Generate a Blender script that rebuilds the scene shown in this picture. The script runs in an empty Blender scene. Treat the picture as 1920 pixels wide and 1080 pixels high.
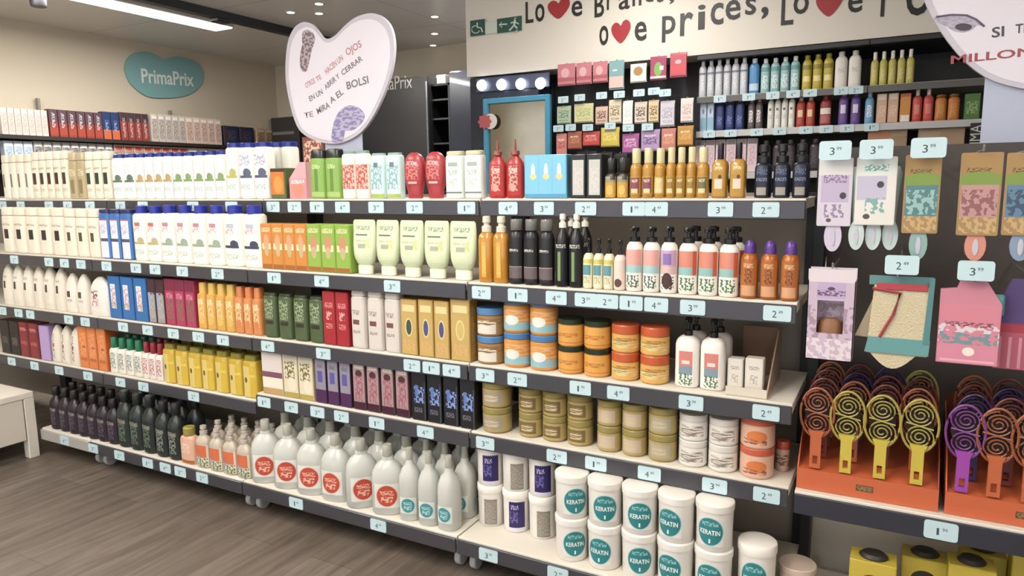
import bpy, math, random, re
from mathutils import Vector, Matrix
random.seed(7)
SC = bpy.context.scene
COL = SC.collection
PI = math.pi

# ------------------------------------------------------------------ camera
F_PX = 1341.4
YAW, PITCH, ROLL = .4966, .145, -.0127
CAM = Vector((.2168, 0, 1.2782))
FW = Vector((-math.sin(YAW)*math.cos(PITCH), math.cos(YAW)*math.cos(PITCH), -math.sin(PITCH)))
_r = Vector((math.cos(YAW), math.sin(YAW), 0)); _u = _r.cross(FW)
RT = _r*math.cos(ROLL)+_u*math.sin(ROLL); UP = -_r*math.sin(ROLL)+_u*math.cos(ROLL)
cd = bpy.data.cameras.new('camera'); cam = bpy.data.objects.new('camera', cd); COL.objects.link(cam)
cd.sensor_width = 36; cd.lens = 36*F_PX/1920; cd.clip_start = .05
m = Matrix((RT, UP, -FW)).transposed().to_4x4(); m.translation = CAM
cam.matrix_world = m; SC.camera = cam

# ------------------------------------------------------------------ world, exposure, room light
w = bpy.data.worlds.new('world'); SC.world = w; w.use_nodes = True
w.node_tree.nodes['Background'].inputs[0].default_value = (.96, .98, 1, 1)
w.node_tree.nodes['Background'].inputs[1].default_value = 1.5
SC.view_settings.view_transform = 'Standard'; SC.view_settings.look = 'None'
SC.view_settings.gamma = 1; SC.view_settings.use_curve_mapping = False
SC.view_settings.exposure = 0.2
CEIL = 2.6
# linear fixtures hang from the ceiling: (x, y, length along y, power)
TUBES = [(-4.72, 3.2, 2.1, 62), (-2.9, .1, 2.4, 26), (-.9, .1, 2.4, 26), (1.1, .1, 2.4, 8), (-1.1, 3.0, 1.5, 27)]  # last one is unseen, added to brighten the ceiling and bulkhead

# ------------------------------------------------------------------ helpers
def at(x, y, ax, v):
    """the point of the place that pixel (x, y) shows on the plane axis ax = v"""
    d = FW+RT*((x-960)/F_PX)-UP*((y-540)/F_PX)
    return CAM+d*((v-CAM[ax])/d[ax])
def px_of(P):
    d = Vector(P)-CAM; q = d.dot(FW)
    return 960+F_PX*d.dot(RT)/q, 540-F_PX*d.dot(UP)/q
def X_at(px, Y, z):
    x = at(px, 500, 1, Y).x
    for _ in range(4):
        a = px_of((x, Y, z))[0]; b = px_of((x+.01, Y, z))[0]
        x += (px-a)/((b-a)/.01)
    return x
def Z_at(X, Y, py):
    z = 1.0
    for _ in range(4):
        a = px_of((X, Y, z))[1]; b = px_of((X, Y, z+.01))[1]
        z += (py-a)/((b-a)/.01)
    return z
def lin(h):
    if not isinstance(h, str): return tuple(h)+((1,) if len(h) == 3 else ())
    h = h.lstrip('#'); o = []
    for i in (0, 2, 4):
        c = int(h[i:i+2], 16)/255
        o.append(c/12.92 if c <= .04045 else ((c+.055)/1.055)**2.4)
    # the photo's colours were read under the shop light: take the light's share out of the strong ones
    l = .3*o[0]+.55*o[1]+.15*o[2]; sat = (max(o)-min(o))/(max(o)+1e-6); k = 1-.2*sat
    return tuple((c*.9+l*.1)*k for c in o)+(1,)

_mats = {}
def mat(col, rough=.45, metal=0, trans=0, coat=0, emit=0, alpha=1, key=None):
    k = (col, rough, metal, trans, coat, emit, alpha)
    if k in _mats: return _mats[k]
    m = bpy.data.materials.new(key or 'plain_'+str(col).lstrip('#')); m.use_nodes = True
    b = m.node_tree.nodes['Principled BSDF']
    b.inputs['Base Color'].default_value = lin(col); b.inputs['Roughness'].default_value = rough
    b.inputs['Metallic'].default_value = metal; b.inputs['Transmission Weight'].default_value = trans
    b.inputs['Coat Weight'].default_value = coat
    if emit:
        b.inputs['Emission Color'].default_value = lin(col); b.inputs['Emission Strength'].default_value = emit
    # slight wear so that no surface is one flat value
    nt = m.node_tree
    if not trans and not emit:
        tc = nt.nodes.new('ShaderNodeTexCoord'); n = nt.nodes.new('ShaderNodeTexNoise'); n.inputs['Scale'].default_value = 9
        n.inputs['Detail'].default_value = 3
        mp = nt.nodes.new('ShaderNodeMapRange'); mp.inputs['To Min'].default_value = max(0, rough-.06); mp.inputs['To Max'].default_value = min(1, rough+.08)
        nt.links.new(tc.outputs['Object'], n.inputs['Vector']); nt.links.new(n.outputs['Fac'], mp.inputs['Value'])
        nt.links.new(mp.outputs['Result'], b.inputs['Roughness'])
    _mats[k] = m
    return m

_arts = {}
def art(base, shapes=(), rough=.4, coord='UV', metal=0):
    """a printed surface: shapes = (kind, u, v, half width, half height, colour); kind r rectangle, e ellipse, t lines of print, n blotchy picture"""
    k = (base, tuple(shapes), rough, coord, metal)
    if k in _arts: return _arts[k]
    m = bpy.data.materials.new('print_'+str(base).lstrip('#')); m.use_nodes = True
    nt = m.node_tree; N = nt.nodes; L = nt.links; b = N['Principled BSDF']
    b.inputs['Roughness'].default_value = rough; b.inputs['Metallic'].default_value = metal
    tc = N.new('ShaderNodeTexCoord'); src = tc.outputs['UV' if coord == 'UV' else coord]
    if coord == 'Generated':
        sp = N.new('ShaderNodeSeparateXYZ'); cb = N.new('ShaderNodeCombineXYZ')
        L.new(src, sp.inputs[0]); L.new(sp.outputs['X'], cb.inputs['X']); L.new(sp.outputs['Z'], cb.inputs['Y']); src = cb.outputs[0]
    cur = None
    for (kd, u, v, hu, hv, c) in shapes:
        s = N.new('ShaderNodeVectorMath'); s.operation = 'SUBTRACT'; L.new(src, s.inputs[0]); s.inputs[1].default_value = (u, v, 0)
        d = N.new('ShaderNodeVectorMath'); d.operation = 'MULTIPLY'; L.new(s.outputs[0], d.inputs[0]); d.inputs[1].default_value = (1/hu, 1/hv, 0)
        if kd == 'e':
            q = N.new('ShaderNodeVectorMath'); q.operation = 'LENGTH'; L.new(d.outputs[0], q.inputs[0]); val = q.outputs['Value']
        else:
            q = N.new('ShaderNodeVectorMath'); q.operation = 'ABSOLUTE'; L.new(d.outputs[0], q.inputs[0])
            x = N.new('ShaderNodeSeparateXYZ'); L.new(q.outputs[0], x.inputs[0])
            y = N.new('ShaderNodeMath'); y.operation = 'MAXIMUM'; L.new(x.outputs[0], y.inputs[0]); L.new(x.outputs[1], y.inputs[1]); val = y.outputs[0]
        lt = N.new('ShaderNodeMath'); lt.operation = 'LESS_THAN'; L.new(val, lt.inputs[0]); lt.inputs[1].default_value = 1; msk = lt.outputs[0]
        if kd in 'tn':
            mu = N.new('ShaderNodeVectorMath'); mu.operation = 'MULTIPLY'; L.new(src, mu.inputs[0])
            mu.inputs[1].default_value = (14/(2*hu)*min(1, hu*2), 3.2/(2*hv)*max(1, hv*8), 0) if kd == 't' else (7, 13, 0)
            no = N.new('ShaderNodeTexNoise'); no.inputs['Scale'].default_value = 1; no.inputs['Detail'].default_value = 1; L.new(mu.outputs[0], no.inputs['Vector'])
            g = N.new('ShaderNodeMath'); g.operation = 'GREATER_THAN'; L.new(no.outputs['Fac'], g.inputs[0]); g.inputs[1].default_value = .5
            mm = N.new('ShaderNodeMath'); mm.operation = 'MULTIPLY'; L.new(g.outputs[0], mm.inputs[0]); L.new(msk, mm.inputs[1]); msk = mm.outputs[0]
        mx = N.new('ShaderNodeMix'); mx.data_type = 'RGBA'; L.new(msk, mx.inputs[0])
        if cur is None: mx.inputs[6].default_value = lin(base)
        else: L.new(cur, mx.inputs[6])
        mx.inputs[7].default_value = lin(c); cur = mx.outputs[2]
    if cur is None: b.inputs['Base Color'].default_value = lin(base)
    else: L.new(cur, b.inputs['Base Color'])
    _arts[k] = m
    return m

def spt(a, hx, hy, n):
    c, s = math.cos(a), math.sin(a)
    return hx*math.copysign(abs(c)**(2/n), c), hy*math.copysign(abs(s)**(2/n), s)
class MB:
    def __init__(s): s.v = []; s.f = []; s.uv = {}
    def loft(s, rings, seg=20, n=2, cx=0, cy=0):
        b = len(s.v)
        for (z, hx, hy) in rings:
            for i in range(seg):
                x, y = spt(2*PI*i/seg+PI/seg, max(hx, 1e-5), max(hy, 1e-5), n); s.v.append((cx+x, cy+y, z))
        for r in range(len(rings)-1):
            for i in range(seg):
                j = (i+1) % seg; s.f.append((b+r*seg+i, b+r*seg+j, b+(r+1)*seg+j, b+(r+1)*seg+i))
        s.f.append(tuple(b+i for i in reversed(range(seg)))); e = b+(len(rings)-1)*seg
        s.f.append(tuple(e+i for i in range(seg)))
        return s
    def box(s, x0, x1, y0, y1, z0, z1, bv=0):
        """a box; with bv its vertical and horizontal edges are chamfered"""
        if bv <= 0:
            b = len(s.v)
            s.v += [(x0, y0, z0), (x1, y0, z0), (x1, y1, z0), (x0, y1, z0), (x0, y0, z1), (x1, y0, z1), (x1, y1, z1), (x0, y1, z1)]
            for q in ((3, 2, 1, 0), (4, 5, 6, 7), (0, 1, 5, 4), (1, 2, 6, 5), (2, 3, 7, 6), (3, 0, 4, 7)): s.f.append(tuple(b+i for i in q))
            return s
        def ring(z, i):
            a = [(x0+i, y0+bv+i), (x0+bv+i, y0+i), (x1-bv-i, y0+i), (x1-i, y0+bv+i), (x1-i, y1-bv-i), (x1-bv-i, y1-i), (x0+bv+i, y1-i), (x0+i, y1-bv-i)]
            return [(p, q, z) for p, q in a]
        b = len(s.v)
        for z, i in ((z0, bv*.9), (z0+bv, 0), (z1-bv, 0), (z1, bv*.9)): s.v += ring(z, i)
        for r in range(3):
            for i in range(8):
                j = (i+1) % 8; s.f.append((b+r*8+i, b+r*8+j, b+r*8+8+j, b+r*8+8+i))
        s.f.append(tuple(b+i for i in reversed(range(8)))); s.f.append(tuple(b+24+i for i in range(8)))
        return s
    def tube(s, pts, r, seg=8, closed=False):
        P = [Vector(p) for p in pts]; n = len(P); b = len(s.v); up = Vector((0, 0, 1))
        for i, p in enumerate(P):
            if closed: t = P[(i+1) % n]-P[i-1]
            else: t = P[min(i+1, n-1)]-P[max(i-1, 0)]
            t.normalize(); a = up if abs(t.z) < .95 else Vector((1, 0, 0))
            u = t.cross(a).normalized(); w = t.cross(u)
            for k in range(seg):
                q = p+(u*math.cos(2*PI*k/seg)+w*math.sin(2*PI*k/seg))*r; s.v.append(tuple(q))
        for i in range(n if closed else n-1):
            for k in range(seg):
                k2 = (k+1) % seg; i2 = (i+1) % n
                s.f.append((b+i*seg+k, b+i*seg+k2, b+i2*seg+k2, b+i2*seg+k))
        if not closed:
            s.f.append(tuple(b+k for k in reversed(range(seg)))); s.f.append(tuple(b+(n-1)*seg+k for k in range(seg)))
        return s
    def prism(s, pts, d0, d1, ax=1):
        """an outline in the two other axes, from d0 to d1 along axis ax"""
        b = len(s.v); n = len(pts)
        for d in (d0, d1):
            for (p, q) in pts: s.v.append({0: (d, p, q), 1: (p, d, q), 2: (p, q, d)}[ax])
        s.f.append(tuple(b+i for i in range(n))); s.f.append(tuple(b+n+i for i in reversed(range(n))))
        for i in range(n):
            j = (i+1) % n; s.f.append((b+i, b+n+i, b+n+j, b+j))
        return s
    def patch(s, fn, nu, nv):
        """grid surface with uv; fn(u, v) -> point"""
        b = len(s.v)
        for j in range(nv+1):
            for i in range(nu+1):
                s.uv[len(s.v)] = (i/nu, j/nv); s.v.append(tuple(fn(i/nu, j/nv)))
        for j in range(nv):
            for i in range(nu):
                a = b+j*(nu+1)+i; s.f.append((a, a+1, a+nu+2, a+nu+1))
        return s
    def mesh(s, name, m, ang=35):
        me = bpy.data.meshes.new(name); me.from_pydata(s.v, [], s.f); me.update()
        if s.uv:
            l = me.uv_layers.new(name='UVMap')
            for lp in me.loops:
                l.data[lp.index].uv = s.uv.get(lp.vertex_index, (0, 0))
        me.materials.append(m); me.shade_smooth()
        try: me.set_sharp_from_angle(angle=math.radians(ang))
        except Exception: pass
        return me
def obj(name, me, parent=None, loc=None, rz=0):
    o = bpy.data.objects.new(name, me); COL.objects.link(o)
    if parent: o.parent = parent
    if loc is not None: o.location = loc
    o.rotation_euler.z = rz
    return o
_labels = {}
def tag(o, label, cat, group=None, kind=None):
    n = len(re.findall(r"[A-Za-z0-9][A-Za-z0-9'’-]*", label))
    if not 4 <= n <= 16: print('LABELLEN', n, label)
    _labels.setdefault(label, []).append(o.name)
    o['label'] = label; o['category'] = cat
    if group: o['group'] = group
    if kind: o['kind'] = kind
    return o
def thing(name, loc, label, cat, group=None, rz=0):
    o = bpy.data.objects.new(name, None); COL.objects.link(o); o.location = loc; o.rotation_euler.z = rz
    o.empty_display_size = .05
    return tag(o, label, cat, group)
def struct(name, me, label=None):
    o = obj(name, me); o['kind'] = 'structure'
    if label: o['label'] = label
    return o
ORD = ['', 'first', 'second', 'third', 'fourth', 'fifth', 'sixth', 'seventh', 'eighth', 'ninth', 'tenth', 'eleventh', 'twelfth', 'thirteenth', 'fourteenth', 'fifteenth', 'sixteenth', 'seventeenth', 'eighteenth']

FONT = None
def text_mesh(s, size, depth, m, name='lettering', align='CENTER', shear=0, bold=0):
    c = bpy.data.curves.new('t', 'FONT'); c.body = s; c.size = size; c.extrude = depth/2; c.align_x = align; c.align_y = 'CENTER'; c.shear = shear; c.offset = bold
    c.resolution_u = 3
    o = bpy.data.objects.new('t', c); me = bpy.data.meshes.new_from_object(o); me.name = name
    bpy.data.objects.remove(o); bpy.data.curves.remove(c)
    me.materials.clear(); me.materials.append(m)
    return me
def face_minus_y(me):   # a text lies in xy; stand it up so that it reads from -y
    me.transform(Matrix.Rotation(PI/2, 4, 'X')); return me
def fit_text(me, x0, x1, z0, z1, rot=0):
    xs = [v.co.x for v in me.vertices]; zs = [v.co.z for v in me.vertices]
    a, b, c, d = min(xs), max(xs), min(zs), max(zs)
    for v in me.vertices:
        v.co.x = (v.co.x-(a+b)/2)/(b-a)*(x1-x0); v.co.z = (v.co.z-(c+d)/2)/(d-c)*(z1-z0)
        x, z = v.co.x, v.co.z
        v.co.x = x*math.cos(rot)-z*math.sin(rot)+(x0+x1)/2; v.co.z = x*math.sin(rot)+z*math.cos(rot)+(z0+z1)/2
    return me

# ------------------------------------------------------------------ the room
def cream_wall(c, sc=1.2):
    m = bpy.data.materials.new('painted_wall'); m.use_nodes = True; nt = m.node_tree; b = nt.nodes['Principled BSDF']
    tc = nt.nodes.new('ShaderNodeTexCoord'); n = nt.nodes.new('ShaderNodeTexNoise'); n.inputs['Scale'].default_value = 60; n.inputs['Detail'].default_value = 4
    bp = nt.nodes.new('ShaderNodeBump'); bp.inputs['Strength'].default_value = .06; bp.inputs['Distance'].default_value = .002
    nt.links.new(tc.outputs['Object'], n.inputs['Vector']); nt.links.new(n.outputs['Fac'], bp.inputs['Height']); nt.links.new(bp.outputs[0], b.inputs['Normal'])
    b.inputs['Base Color'].default_value = lin(c); b.inputs['Roughness'].default_value = .8
    return m
def floor_mat():
    m = bpy.data.materials.new('greige_wood_planks'); m.use_nodes = True; nt = m.node_tree; N = nt.nodes; L = nt.links; b = N['Principled BSDF']
    tc = N.new('ShaderNodeTexCoord'); mp = N.new('ShaderNodeMapping'); mp.inputs['Rotation'].default_value = (0, 0, PI/2)
    L.new(tc.outputs['Object'], mp.inputs[0])
    br = N.new('ShaderNodeTexBrick'); br.offset = .37; br.inputs['Scale'].default_value = 1; br.inputs['Brick Width'].default_value = 1.25; br.inputs['Row Height'].default_value = .19
    br.inputs['Mortar Size'].default_value = .0012; br.inputs['Color1'].default_value = lin('74695f'); br.inputs['Color2'].default_value = lin('665b51'); br.inputs['Mortar'].default_value = lin('4c443c')
    L.new(mp.outputs[0], br.inputs['Vector'])
    m2 = N.new('ShaderNodeMapping'); m2.inputs['Scale'].default_value = (14, 1.1, 1); L.new(tc.outputs['Object'], m2.inputs[0])
    n = N.new('ShaderNodeTexNoise'); n.inputs['Scale'].default_value = 2.2; n.inputs['Detail'].default_value = 7; n.inputs['Distortion'].default_value = .8; L.new(m2.outputs[0], n.inputs['Vector'])
    rp = N.new('ShaderNodeValToRGB'); rp.color_ramp.elements[0].position = .3; rp.color_ramp.elements[0].color = (.55, .52, .5, 1); rp.color_ramp.elements[1].position = .72; rp.color_ramp.elements[1].color = (1.15, 1.14, 1.1, 1)
    L.new(n.outputs['Fac'], rp.inputs[0])
    mx = N.new('ShaderNodeMix'); mx.data_type = 'RGBA'; mx.blend_type = 'MULTIPLY'; mx.inputs[0].default_value = 1; L.new(br.outputs['Color'], mx.inputs[6]); L.new(rp.outputs[0], mx.inputs[7])
    L.new(mx.outputs[2], b.inputs['Base Color']); b.inputs['Roughness'].default_value = .42
    bp = N.new('ShaderNodeBump'); bp.inputs['Strength'].default_value = .15; bp.inputs['Distance'].default_value = .002; L.new(n.outputs['Fac'], bp.inputs['Height']); L.new(bp.outputs[0], b.inputs['Normal'])
    return m
def ceil_mat():
    m = bpy.data.materials.new('satin_grey_ceiling'); m.use_nodes = True; nt = m.node_tree; N = nt.nodes; L = nt.links; b = N['Principled BSDF']
    tc = N.new('ShaderNodeTexCoord'); br = N.new('ShaderNodeTexBrick'); br.offset = 0; br.inputs['Scale'].default_value = 1; br.inputs['Brick Width'].default_value = 3.2; br.inputs['Row Height'].default_value = 1.3
    br.inputs['Mortar Size'].default_value = .004; br.inputs['Color1'].default_value = lin('dfdad4'); br.inputs['Color2'].default_value = lin('dbd6d0'); br.inputs['Mortar'].default_value = lin('a39c94')
    L.new(tc.outputs['Object'], br.inputs['Vector']); L.new(br.outputs['Color'], b.inputs['Base Color'])
    n = N.new('ShaderNodeTexNoise'); n.inputs['Scale'].default_value = 3; n.inputs['Detail'].default_value = 2; L.new(tc.outputs['Object'], n.inputs['Vector'])
    bp = N.new('ShaderNodeBump'); bp.inputs['Strength'].default_value = .12; bp.inputs['Distance'].default_value = .05; L.new(n.outputs['Fac'], bp.inputs['Height']); L.new(bp.outputs[0], b.inputs['Normal'])
    b.inputs['Roughness'].default_value = .3
    return m
W_CREAM = cream_wall('d2c5ae'); W_SOFFIT = cream_wall('ddd5c8')
X0, X1, Y0, Y1 = -6.0, 3.6, -3.2, 6.0
def slab(name, x0, x1, y0, y1, z0, z1, m): return struct(name, MB().box(x0, x1, y0, y1, z0, z1).mesh(name, m))
slab('floor', X0-.15, X1+.15, Y0-.15, Y1+.15, -.1, 0, floor_mat())
slab('ceiling', X0-.15, X1+.15, Y0-.15, Y1+.15, CEIL, CEIL+.1, ceil_mat())
slab('wall_left', X0-.12, X0, Y0, Y1, 0, CEIL, W_CREAM)
slab('wall_back', X0-.12, -2.34, Y1, Y1+.12, 0, CEIL, W_CREAM)
slab('wall_right', X1, X1+.12, Y0, Y1, 0, CEIL, W_CREAM)
# no wall at the front: left out so that world light fills the room
# the deep bulkhead above the back wall units carries the slogan; the wall below it stands further back
slab('wall_bulkhead', -2.38, X1, 4.2, 4.72, 1.985, CEIL, W_SOFFIT)
slab('wall_behind_units', -2.34, X1, 4.72, 4.84, 0, CEIL, cream_wall('4a4642'))

# ------------------------------------------------------------------ ceiling lights
M_BLACK = mat('17161a', .4); M_EMIT = mat('fff4e4', .5, emit=9); M_WHITE = mat('e9e6e0', .35)
tube_words = ['long linear ceiling light beside the black track', 'long linear ceiling light over the aisle by the white table', 'long linear ceiling light over the middle of the aisle',
              'long linear ceiling light over the aisle end by the brush display', 'linear ceiling light between the gondola and the slogan wall']
for i, (x, y, ln, pw) in enumerate(TUBES):
    t = thing('ceiling_light', (x, y, CEIL), tube_words[i], 'ceiling light', 'linear ceiling lights')
    if i == 0: hw = .11
    else: hw = .07
    obj('housing', MB().box(-hw, hw, -ln/2, ln/2, -.045, 0, .006).mesh('housing', mat('c9c6c0', .4)), t)
    obj('diffuser', MB().box(-hw+.012, hw-.012, -ln/2+.012, ln/2-.012, -.053, -.045).mesh('diffuser', M_EMIT), t)
    if i in (1, 2, 3):   # rods and unseen uplights, added to brighten the ceiling
        for ch in t.children: ch.location.z = -.32
        for yy in (-ln/2+.2, ln/2-.2): obj('rod', MB().loft([(-.33, .004, .004), (0, .004, .004)], 8).mesh('rod', mat('8d8f92', .3, metal=.7)), t, (0, yy, 0))
        lu = bpy.data.lights.new('added_up_light', 'AREA'); lu.shape = 'RECTANGLE'; lu.size = hw*2; lu.size_y = ln; lu.energy = pw*2.6; lu.color = (1, .975, .935)
        uo = bpy.data.objects.new('added_up_light', lu); COL.objects.link(uo); uo.parent = t; uo.location = (0, 0, -.31); uo.rotation_euler = (PI, 0, 0)
    ld = bpy.data.lights.new('tube_light', 'AREA'); ld.shape = 'RECTANGLE'; ld.size = hw*2; ld.size_y = ln; ld.energy = pw; ld.color = (1, .975, .935)
    lo = bpy.data.objects.new('tube_light', ld); COL.objects.link(lo); lo.parent = t; lo.location = (0, 0, -.06 if i in (0, 4) else -.385)
t = thing('lighting_track', (-4.42, 3.4, CEIL), 'black lighting track running along the ceiling beside the bright tube', 'lighting track')
obj('rail', MB().box(-.035, .035, -2.4, 2.58, -.06, 0).mesh('rail', M_BLACK), t)
for yy in (-1.2, .55, 2.1): obj('connector', MB().box(-.05, .05, yy-.06, yy+.06, -.085, -.055, .006).mesh('connector', M_BLACK), t)
p = at(72, 4, 2, 2.5)
t = thing('ceiling_spotlight', (p.x, p.y, CEIL), 'small black spotlight on the ceiling above the toothbrush wall', 'spotlight')
obj('mount', MB().loft([(-.05, .04, .04), (0, .045, .045)], 16).mesh('mount', M_BLACK), t)
me = MB().loft([(-.13, .045, .045), (-.12, .05, .05), (-.04, .05, .05), (-.03, .03, .03)], 16).mesh('head', M_BLACK); obj('head', me, t)
dl = [(815, 30), (815, 62), (598, 6), (598, 24), (812, 84), (545, 22)]  # glowing discs stand in for bright reflections on the glossy ceiling
for i, (a, b) in enumerate(dl):
    p = at(a, b, 2, CEIL)
    t = thing('recessed_downlight', (p.x, p.y, CEIL), 'small round recessed downlight in the grey ceiling, ' + ['beyond the pair near the black track', 'middle of the row by the bulkhead', 'nearer of the pair over the heart placard', 'farther of the pair over the heart placard', 'closest to the black cabinets', 'alone between track and heart placard'][i], 'downlight', 'recessed downlights')
    obj('ring', MB().loft([(-.006, .04, .04), (0, .045, .045)], 20).mesh('ring', mat('bdb8b0', .4)), t)
    sd = bpy.data.lights.new('downlight_beam', 'SPOT'); sd.energy = 0 if i == 4 else 60; sd.spot_size = 2.2; sd.spot_blend = .6; sd.shadow_soft_size = .03; sd.color = (1, .975, .935)  # beam added so that its bounce brightens the ceiling
    so = bpy.data.objects.new('downlight_beam', sd); COL.objects.link(so); so.parent = t; so.location = (0, 0, -.015)
    obj('lens', MB().loft([(-.009, .028, .028), (-.005, .03, .03)], 20).mesh('lens', mat('fff4e2', .5, emit=2.2)), t)  # glow put in for the reflected bright spot

# ------------------------------------------------------------------ gondola
SH = {'1': (2.035, 1.23), '2': (1.94, .966), '3': (1.94, .696), '4': (1.94, .466), '4L': (1.94, .434), '5': (1.845, .135)}
SHN = {'1': 'top shelf', '2': 'second shelf', '3': 'third shelf', '4': 'fourth shelf', '4L': 'fourth shelf', '5': 'bottom shelf'}
BACK = 2.34
M_RAIL = mat('4b4a50', .3, metal=.35); M_SHELF = mat('d9d1c2', .45); M_EDGE = mat('cfc9c1', .35); M_POST = mat('1b1a1d', .45)
M_PANEL = mat('9c9184', .6)
mods = [(-5, 'far end unit of the shampoo gondola, beyond the white table'), (-4, 'shelving unit of the gondola behind the white table'), (-3, 'shelving unit of the gondola holding yellow bottles and dark green bottles'),
        (-2, 'shelving unit of the gondola holding the clear dispenser bottles'), (-1, 'shelving unit of the gondola holding the big white tubs')]
for mx, lb in mods:
    t = thing('shelving_unit', (mx, BACK, 0), 'grey ' + lb, 'shelving unit', 'gondola shelving units')
    obj('back_panel', MB().box(.03, .97, -.005, .012, .06, 1.24).mesh('back_panel', M_PANEL), t)
    obj('upright', MB().box(-.028 if mx > -5 else 0, .028, -.04, .03, 0, 1.24).mesh('upright', M_POST), t)
    if mx == -1: obj('upright', MB().box(.972, .998, -.04, .03, 0, 1.24).mesh('upright', M_POST), t)
    for k in ('1', '2', '3', '4', '5'):
        if k == '4' and mx < -2: k = '4L'
        Yk, zk = SH[k]
        if k == '5' and mx < -4: continue
        a = .61 if (k == '5' and mx == -4) else .003
        s = obj('shelf', MB().box(a, .997, Yk+.003-BACK, -.042, zk-.028, zk, .0015).mesh('shelf', M_SHELF), t)
        obj('price_rail', MB().box(a, .997, Yk-.006-BACK, Yk+.003-BACK, zk-.056, zk-.006, .002).mesh('price_rail', mat('a09c96', .35) if a > .5 else M_RAIL), s)
    for cx in (.03, .97):
        if mx in (-5,) : continue
        c = obj('caster', MB().box(cx-.02, cx+.02, -.44, -.40, .055, .078, .004).loft([(0, .001, .001)], 4).mesh('caster', mat('8d8f92', .3, metal=.7)), t)
        wl = MB(); wl.loft([(-.012, .026, .026), (-.009, .03, .03), (.009, .03, .03), (.012, .026, .026)], 18)
        wl.v = [(z+cx, x-.425, y+.03) for x, y, z in wl.v]
        obj('wheel', wl.mesh('wheel', mat('a9aaab', .35)), c)
# the brush display unit, beyond the gondola's end post
t = thing('shelving_unit', (0, BACK, 0), 'dark shelving unit with hooks above and orange brush boxes on its shelf', 'shelving unit')
obj('back_panel', MB().box(.03, 1.2, -.005, .012, .47, 1.37).mesh('back_panel', mat('463e39', .55)), t)
obj('back_panel', MB().box(.03, 1.2, -.005, .012, .06, .465).mesh('back_panel', mat('dcd2c2', .6)), t)
obj('upright', MB().box(0, .028, -.09, -.02, 0, 1.37).mesh('upright', M_POST), t)
for Yk, zk in ((1.94, .460), (1.86, .1)):
    s = obj('shelf', MB().box(.012, 1.2, Yk+.003-BACK, -.1, zk-.028, zk, .0015).mesh('shelf', M_SHELF), t)
    obj('price_rail', MB().box(.012, 1.2, Yk-.006-BACK, Yk+.003-BACK, zk-.06, zk-.006, .002).mesh('price_rail', mat('3a3b45', .3, metal=.3)), s)
HOOK_UNIT = t

# ------------------------------------------------------------------ products
PROF = {
 'straight': [(0, .02), (0, .92), (.02, 1), (.93, 1), (.975, .93), (1, .74)],
 'round': [(0, .02), (0, .9), (.03, 1), (.84, 1), (.92, .9), (.97, .7), (1, .5)],
 'shoulder': [(0, .02), (0, .9), (.03, 1), (.72, 1), (.82, .9), (.91, .62), (.96, .4), (1, .36)],
 'oval': [(0, .02), (0, .72), (.03, .8), (.25, .94), (.5, 1), (.75, .95), (.9, .78), (.97, .6), (1, .5)],
 'waist': [(0, .02), (0, .66), (.03, .74), (.14, .72), (.3, .88), (.52, 1), (.72, 1), (.88, .84), (.96, .6), (1, .3)],
 'slant': [(0, .02), (0, .95), (.03, 1), (.5, .98), (.72, .86), (.88, .62), (.97, .34), (1, .2)],
 'tube': [(0, .02), (0, .5), (.02, .55), (.08, .56), (.1, .66), (.18, .82), (.3, .94), (.48, 1), (.86, 1), (.96, .96), (1, .86)],
 'jug': [(0, .02), (0, .93), (.03, 1), (.6, 1), (.74, .93), (.86, .7), (.93, .38), (1, .33)],
}
def prof_at(pr, t):
    for (a, b), (c, d) in zip(pr, pr[1:]):
        if a <= t <= c and c > a: return b+(d-b)*(t-a)/(c-a)
    return pr[-1][1]
def label_patch(w, d, hb, pr, n, z0, z1, A, m, flat=0, off=.0007):
    def fn(u, v):
        z = z0+(z1-z0)*v; s = prof_at(pr, z/hb); hx, hy = w/2*s+off, d/2*s+off
        x = (2*u-1)*A*hx; return (x, -hy*(1-min(1, abs(x/hx))**n)**(1/n), z)
    return MB().patch(fn, 12, 6).mesh('label', m, 60)
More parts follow.
